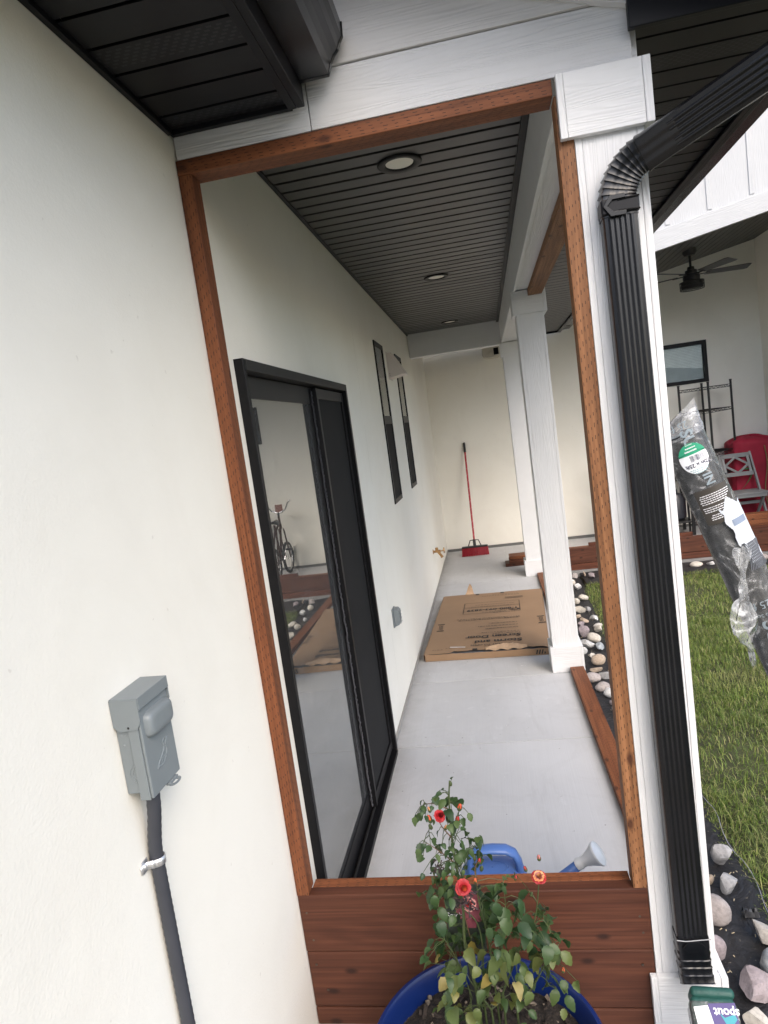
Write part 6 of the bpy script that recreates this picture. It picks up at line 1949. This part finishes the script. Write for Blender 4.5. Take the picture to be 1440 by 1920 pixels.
# ------------------------------------------------------------------ patio clutter
rk = thing('wire_rack', 'tall black wire shelving rack standing on the patio by the wall window', 'shelf rack', (3.45, 8.82, 0))
th = math.radians(48); ca, sa = math.cos(th), math.sin(th)
def rkp(a, b, z): return Vector((3.45 + .305*a*ca - .18*b*sa, 8.82 + .305*a*sa + .18*b*ca, z))
for a, b in ((1, 1), (1, -1), (-1, 1), (-1, -1)):
    p = MB().tube([rkp(a, b, .03), rkp(a, b, 1.845)], .0135, 10).build('post', BLACK_MET, rk, smooth=True, auto=40)
    MB().tube([rkp(a, b, 1.845), rkp(a, b, 1.86)], .016, 10).build('post_cap', BLACK_PL, p)
    MB().tube([rkp(a, b, .0), rkp(a, b, .03)], .018, 10).build('foot', BLACK_PL, p)
for z in (1.80, 1.52, 1.00, .72, .15):
    sh = MB()
    cs_ = [(1, 1), (1, -1), (-1, -1), (-1, 1)]
    for k in range(4):
        a, b = cs_[k], cs_[(k+1) % 4]
        sh.tube([rkp(*a, z), rkp(*b, z)], .0045, 6); sh.tube([rkp(*a, z-.03), rkp(*b, z-.03)], .0035, 6)
        n = 12
        pts_ = [rkp(a[0] + (b[0]-a[0])*i/n, a[1] + (b[1]-a[1])*i/n, z - (.03 if i % 2 else 0)) for i in range(n+1)]
        sh.tube(pts_, .0028, 5)
    for i in range(1, 18): sh.tube([rkp(-1 + 2*i/18, -1, z), rkp(-1 + 2*i/18, 1, z)], .0022, 4)
    sh.build('wire_shelf', BLACK_MET, rk)
ch = thing('folding_chair', 'grey wooden folding chair with crossed slats in its back', 'chair', (3.75, 8.6, 0))
XL, XR = 3.535, 3.895
for x in (XL, XR):
    s = .06 if x == XR else .05
    beam_between('upright', (x, 8.80, .945), (x + s, 8.44, 0), .022, .042, GREY_WD, ch, up=(0, 1, 0))
    beam_between('leg', (x + .035 if x == XL else x + .018, 8.44, .465), (x + .075 if x == XL else x - .01, 8.82, .0), .022, .036, GREY_WD, ch, up=(0, 1, 0))
def bk(x, z): return (x + .03*(.945-z)/.945, 8.80 - .36*(.945-z)/.945 - .012, z)
beam_between('top_slat', bk(XL+.012, .915), bk(XR-.012, .915), .018, .052, GREY_WD, ch)
beam_between('lower_slat', bk(XL+.012, .690), bk(XR-.012, .690), .018, .048, GREY_WD, ch)
for (a, b) in ((.10, .10), (.90, .90)):
    x = XL + (XR-XL)*a; beam_between('back_stile', bk(x, .71), bk(x, .90), .014, .030, GREY_WD, ch, up=(1, 0, 0))
for (a, b) in ((.13, .50), (.87, .50)):
    xa_, xb_ = XL + (XR-XL)*a, XL + (XR-XL)*b
    beam_between('cross_slat', bk(xa_, .80), bk(xb_, .895), .013, .026, GREY_WD, ch)
    beam_between('cross_slat', bk(xa_, .80), bk(xb_, .705), .0125, .026, GREY_WD, ch)
for k in range(6):
    boxpart('seat_slat', XL + .025, XR + .06, 8.42 + .058*k, 8.42 + .058*k + .05, .465, .483, GREY_WD, ch, 'X', bevel=.002)
boxpart('seat_rail', XL + .06, XR + .04, 8.43, 8.452, .425, .4645, GREY_WD, ch, 'X')
boxpart('stretcher', XL + .07, XR + .04, 8.55, 8.575, .33, .365, GREY_WD, ch, 'X')

cv = thing('red_cover', 'dark red fabric cover draped over patio furniture behind the chair', 'cover', (4.0, 9.0, 0))
mb = MB(); nA, nB = 90, 40; vs = []
for i in range(nB+1):
    t = i/nB
    for k in range(nA):
        a = 2*math.pi*k/nA
        c, s = math.copysign(abs(math.cos(a))**.45, math.cos(a)), math.copysign(abs(math.sin(a))**.45, math.sin(a))
        if t < .72:
            z = 1.04*t/.72; sc2 = 1 - .10*t/.72
        else:
            q = (t-.72)/.28; z = 1.04 + .08*math.sin(q*math.pi/2); sc2 = .90*math.cos(q*math.pi/2)
        fold = .022*noise.noise(Vector((a*3.2, z*1.6, 0)))*2 + .012*math.sin(a*11 + z*5) + .02*noise.noise(Vector((a*1.2, z*4, 8)))
        rr = sc2*(1 + fold)
        vs.append((3.985 + .30*c*rr, 8.995 + .225*s*rr, z + (.05*noise.noise(Vector((c*2, s*2, 1)))*t)))
mb.add(vs, [(i*nA+k, i*nA+(k+1) % nA, (i+1)*nA+(k+1) % nA, (i+1)*nA+k) for i in range(nB) for k in range(nA)])
mb.build('cloth', RED_CLOTH, cv, smooth=True)
MB().tube([(4.06 + .02*math.sin(k*.5), 8.755 + .004*math.sin(k), 1.0 - .06*k) for k in range(14)], .006, 6).build('drawcord', simple('olive_cord', (.22, .18, .07), .8), cv)
mb = MB(); vs = []
for i in range(16):
    t = i/15; ang2 = t*4.2
    p = Vector((3.80 + .08*math.sin(ang2), 8.748 - .02*math.sin(t*3.1), .73 - .22*t + .05*math.sin(ang2*1.2)))
    vs += [p, p + Vector((.024, 0, .018))]
mb.add(vs, [(2*i, 2*i+2, 2*i+3, 2*i+1) for i in range(15)])
mb.build('strap', GREEN_STRAP, cv)

gr = thing('griddle_cart', 'black outdoor griddle cart with a lower shelf on the patio slab', 'griddle cart', (2.95, 8.85, 0))
boxpart('griddle_top', 2.55, 3.18, 8.62, 9.10, .80, .885, BLACK_MET, gr, 'X', bevel=.01)
boxpart('control_panel', 2.58, 3.15, 8.595, 8.6195, .70, .80, FRAME_G, gr, 'X', bevel=.004)
boxpart('side_shelf', 3.1805, 3.38, 8.66, 9.04, .845, .865, BLACK_MET, gr, 'X', bevel=.004)
for x in (2.58, 3.14):
    for y in (8.65, 9.06):
        boxpart('leg', x-.018, x+.018, y-.018, y+.018, .0, .7995, BLACK_MET, gr, 'Z')
boxpart('lower_shelf', 2.565, 3.155, 8.64, 9.08, .16, .18, BLACK_MET, gr, 'X', bevel=.003)
for k in range(3):
    MB().lathe([(.022, 0), (.020, .02), (.0001, .022)], 14, Matrix.Translation((2.72 + .15*k, 8.594, .75)) @ Matrix.Rotation(math.radians(90), 4, 'X')).build('knob', BLACK_PL, gr, smooth=True, auto=40)
brace = beam_between('brace', (3.13, 8.66, .70), (3.34, 8.70, .02), .03, .03, BLACK_MET, gr)
o = MB().lathe([(.0001, .0), (.10, .0), (.13, .03), (.135, .26), (.10, .33), (.04, .345), (.04, .39), (.0001, .392)], 24, Matrix.Translation((2.99, 8.86, .1805))).build('gas_bottle', simple('dark_bottle', (.03, .032, .04), .4), None, smooth=True, auto=40)
tag(o, 'dark rounded gas bottle on the lower shelf of the griddle cart', 'gas bottle')
o = MB().lathe([(.0001, .0), (.042, .0), (.045, .006), (.045, .135), (.040, .14), (.0001, .142)], 20, Matrix.Translation((3.02, 8.72, .8855))).build('red_tin', RED_PAINT, None, smooth=True, auto=40)
tag(o, 'small red tin standing on the black griddle top', 'tin')
sf = thing('folded_frame', 'slim black folded frame standing behind the wire rack against the wall', 'frame', (3.45, 9.17, 0))
MB().tube([(3.40, 9.19, .0), (3.40, 9.20, 1.33), (3.42, 9.20, 1.36), (3.50, 9.20, 1.36), (3.52, 9.20, 1.33), (3.52, 9.19, .0)], .016, 8).build('tube_frame', BLACK_MET, sf, smooth=True)
boxpart('panel', 3.445, 3.502, 9.205, 9.235, .25, 1.34, BLACK_PL, sf, 'Z')

# bicycle, seen mirrored in the door glass
bk_ = thing('bicycle', 'dark small bicycle parked on the patio, mirrored in the door glass', 'bicycle', (2.17, 8.72, 0))
BROWN_MET = simple('copper_frame', (.055, .022, .016), .4, .5); TYRE = simple('tyre_rubber', (.02, .02, .02), .8); CHROME = simple('chrome', (.7, .7, .72), .15, 1.0)
bxx = 2.21
for y in (8.42, 9.00):
    w_ = MB().tube([(bxx, y + .205*math.cos(a), .225 + .205*math.sin(a)) for a in [2*math.pi*k/32 for k in range(33)]], .022, 8).build('wheel', TYRE, bk_, smooth=True)
    MB().tube([(bxx, y + .183*math.cos(a), .225 + .183*math.sin(a)) for a in [2*math.pi*k/32 for k in range(33)]], .007, 6).build('rim', CHROME, w_, smooth=True)
    sp2 = MB()
    for k in range(16):
        a = 2*math.pi*k/16; sp2.tube([(bxx, y, .225), (bxx, y + .18*math.cos(a), .225 + .18*math.sin(a))], .0013, 4)
    o = sp2.build('spokes', CHROME, w_); tag(o, kind='stuff')
fm = MB()
for a, b in (((bxx, 8.60, .75), (bxx, 8.68, .25)), ((bxx, 8.68, .25), (bxx, 8.86, .72)), ((bxx, 8.62, .66), (bxx, 8.86, .76)), ((bxx, 8.84, .84), (bxx, 8.88, .66))): fm.tube([a, b], .016, 8)
for s in (-.035, .035):
    fm.tube([(bxx + s, 8.42, .225), (bxx + s*.4, 8.62, .66)], .009, 6); fm.tube([(bxx + s, 8.42, .225), (bxx + s*.4, 8.68, .25)], .009, 6); fm.tube([(bxx + s, 9.00, .225), (bxx + s, 8.87, .66)], .011, 6)
fm.build('frame', BROWN_MET, bk_)
MB().tube([(bxx-.21, 8.80, 1.05), (bxx-.16, 8.85, 1.02), (bxx-.10, 8.87, .92), (bxx, 8.86, .88), (bxx+.10, 8.87, .92), (bxx+.16, 8.85, 1.02), (bxx+.21, 8.80, 1.05)], .011, 8).build('handlebar', CHROME, bk_, smooth=True)
MB().tube([(bxx, 8.845, .83), (bxx, 8.86, .89)], .016, 8).build('stem', BLACK_PL, bk_)
boxpart('number_plate', bxx-.055, bxx+.055, 8.905, 8.915, .88, 1.00, simple('copper_plate', (.20, .085, .065), .5), bk_, 'X', bevel=.01)
mb = MB(); vs = []
for i in range(13):
    t = i/12; w_ = .075*(1-t)**.6 + .018
    for s in (-1, 0, 1): vs.append((bxx + s*w_, 8.50 + .24*t, .80 + (.012 if s == 0 else -.012)))
vs2 = [(x, y, z-.03) for x, y, z in vs]
mb.add(vs + vs2, [(3*i+k, 3*i+3+k, 3*i+4+k, 3*i+k+1) for i in range(12) for k in range(2)] + [(39+3*i+k, 39+3*i+k+1, 39+3*i+4+k, 39+3*i+3+k) for i in range(12) for k in range(2)] + [(3*i, 39+3*i, 42+3*i, 3*i+3) for i in range(12)] + [(3*i+2, 3*i+5, 44+3*i, 41+3*i) for i in range(12)])
mb.build('saddle', BLACK_PL, bk_, smooth=True)
for s, dz in ((-1, .13), (1, -.11)):
    MB().tube([(bxx + s*.05, 8.68, .25), (bxx + s*.06, 8.68 + dz*.6, .25 + dz)], .009, 6).build('crank', CHROME, bk_)
    boxpart('pedal', bxx + s*.11 - .045, bxx + s*.11 + .045, 8.68 + dz*.6 - .035, 8.68 + dz*.6 + .035, .24 + dz, .262 + dz, BLACK_PL, bk_, 'X')
bb = thing('blue_carton', 'small blue carton with open flaps on the slab by the bicycle', 'carton', (2.18, 8.10, 0))
BLUEC = simple('blue_card', (.04, .12, .42), .6)
boxpart('carton_body', 2.10, 2.24, 8.05, 8.15, .001, .13, BLUEC, bb, 'X', bevel=.003)
MB().add([(2.10, 8.05, .1305), (2.24, 8.05, .1305), (2.235, 8.015, .165), (2.105, 8.015, .165)], [(0, 1, 2, 3)]).build('flap', BLUEC, bb)
MB().add([(2.10, 8.15, .1305), (2.24, 8.15, .1305), (2.235, 8.19, .160), (2.105, 8.19, .160)], [(0, 1, 2, 3)]).build('flap', BLUEC, bb)
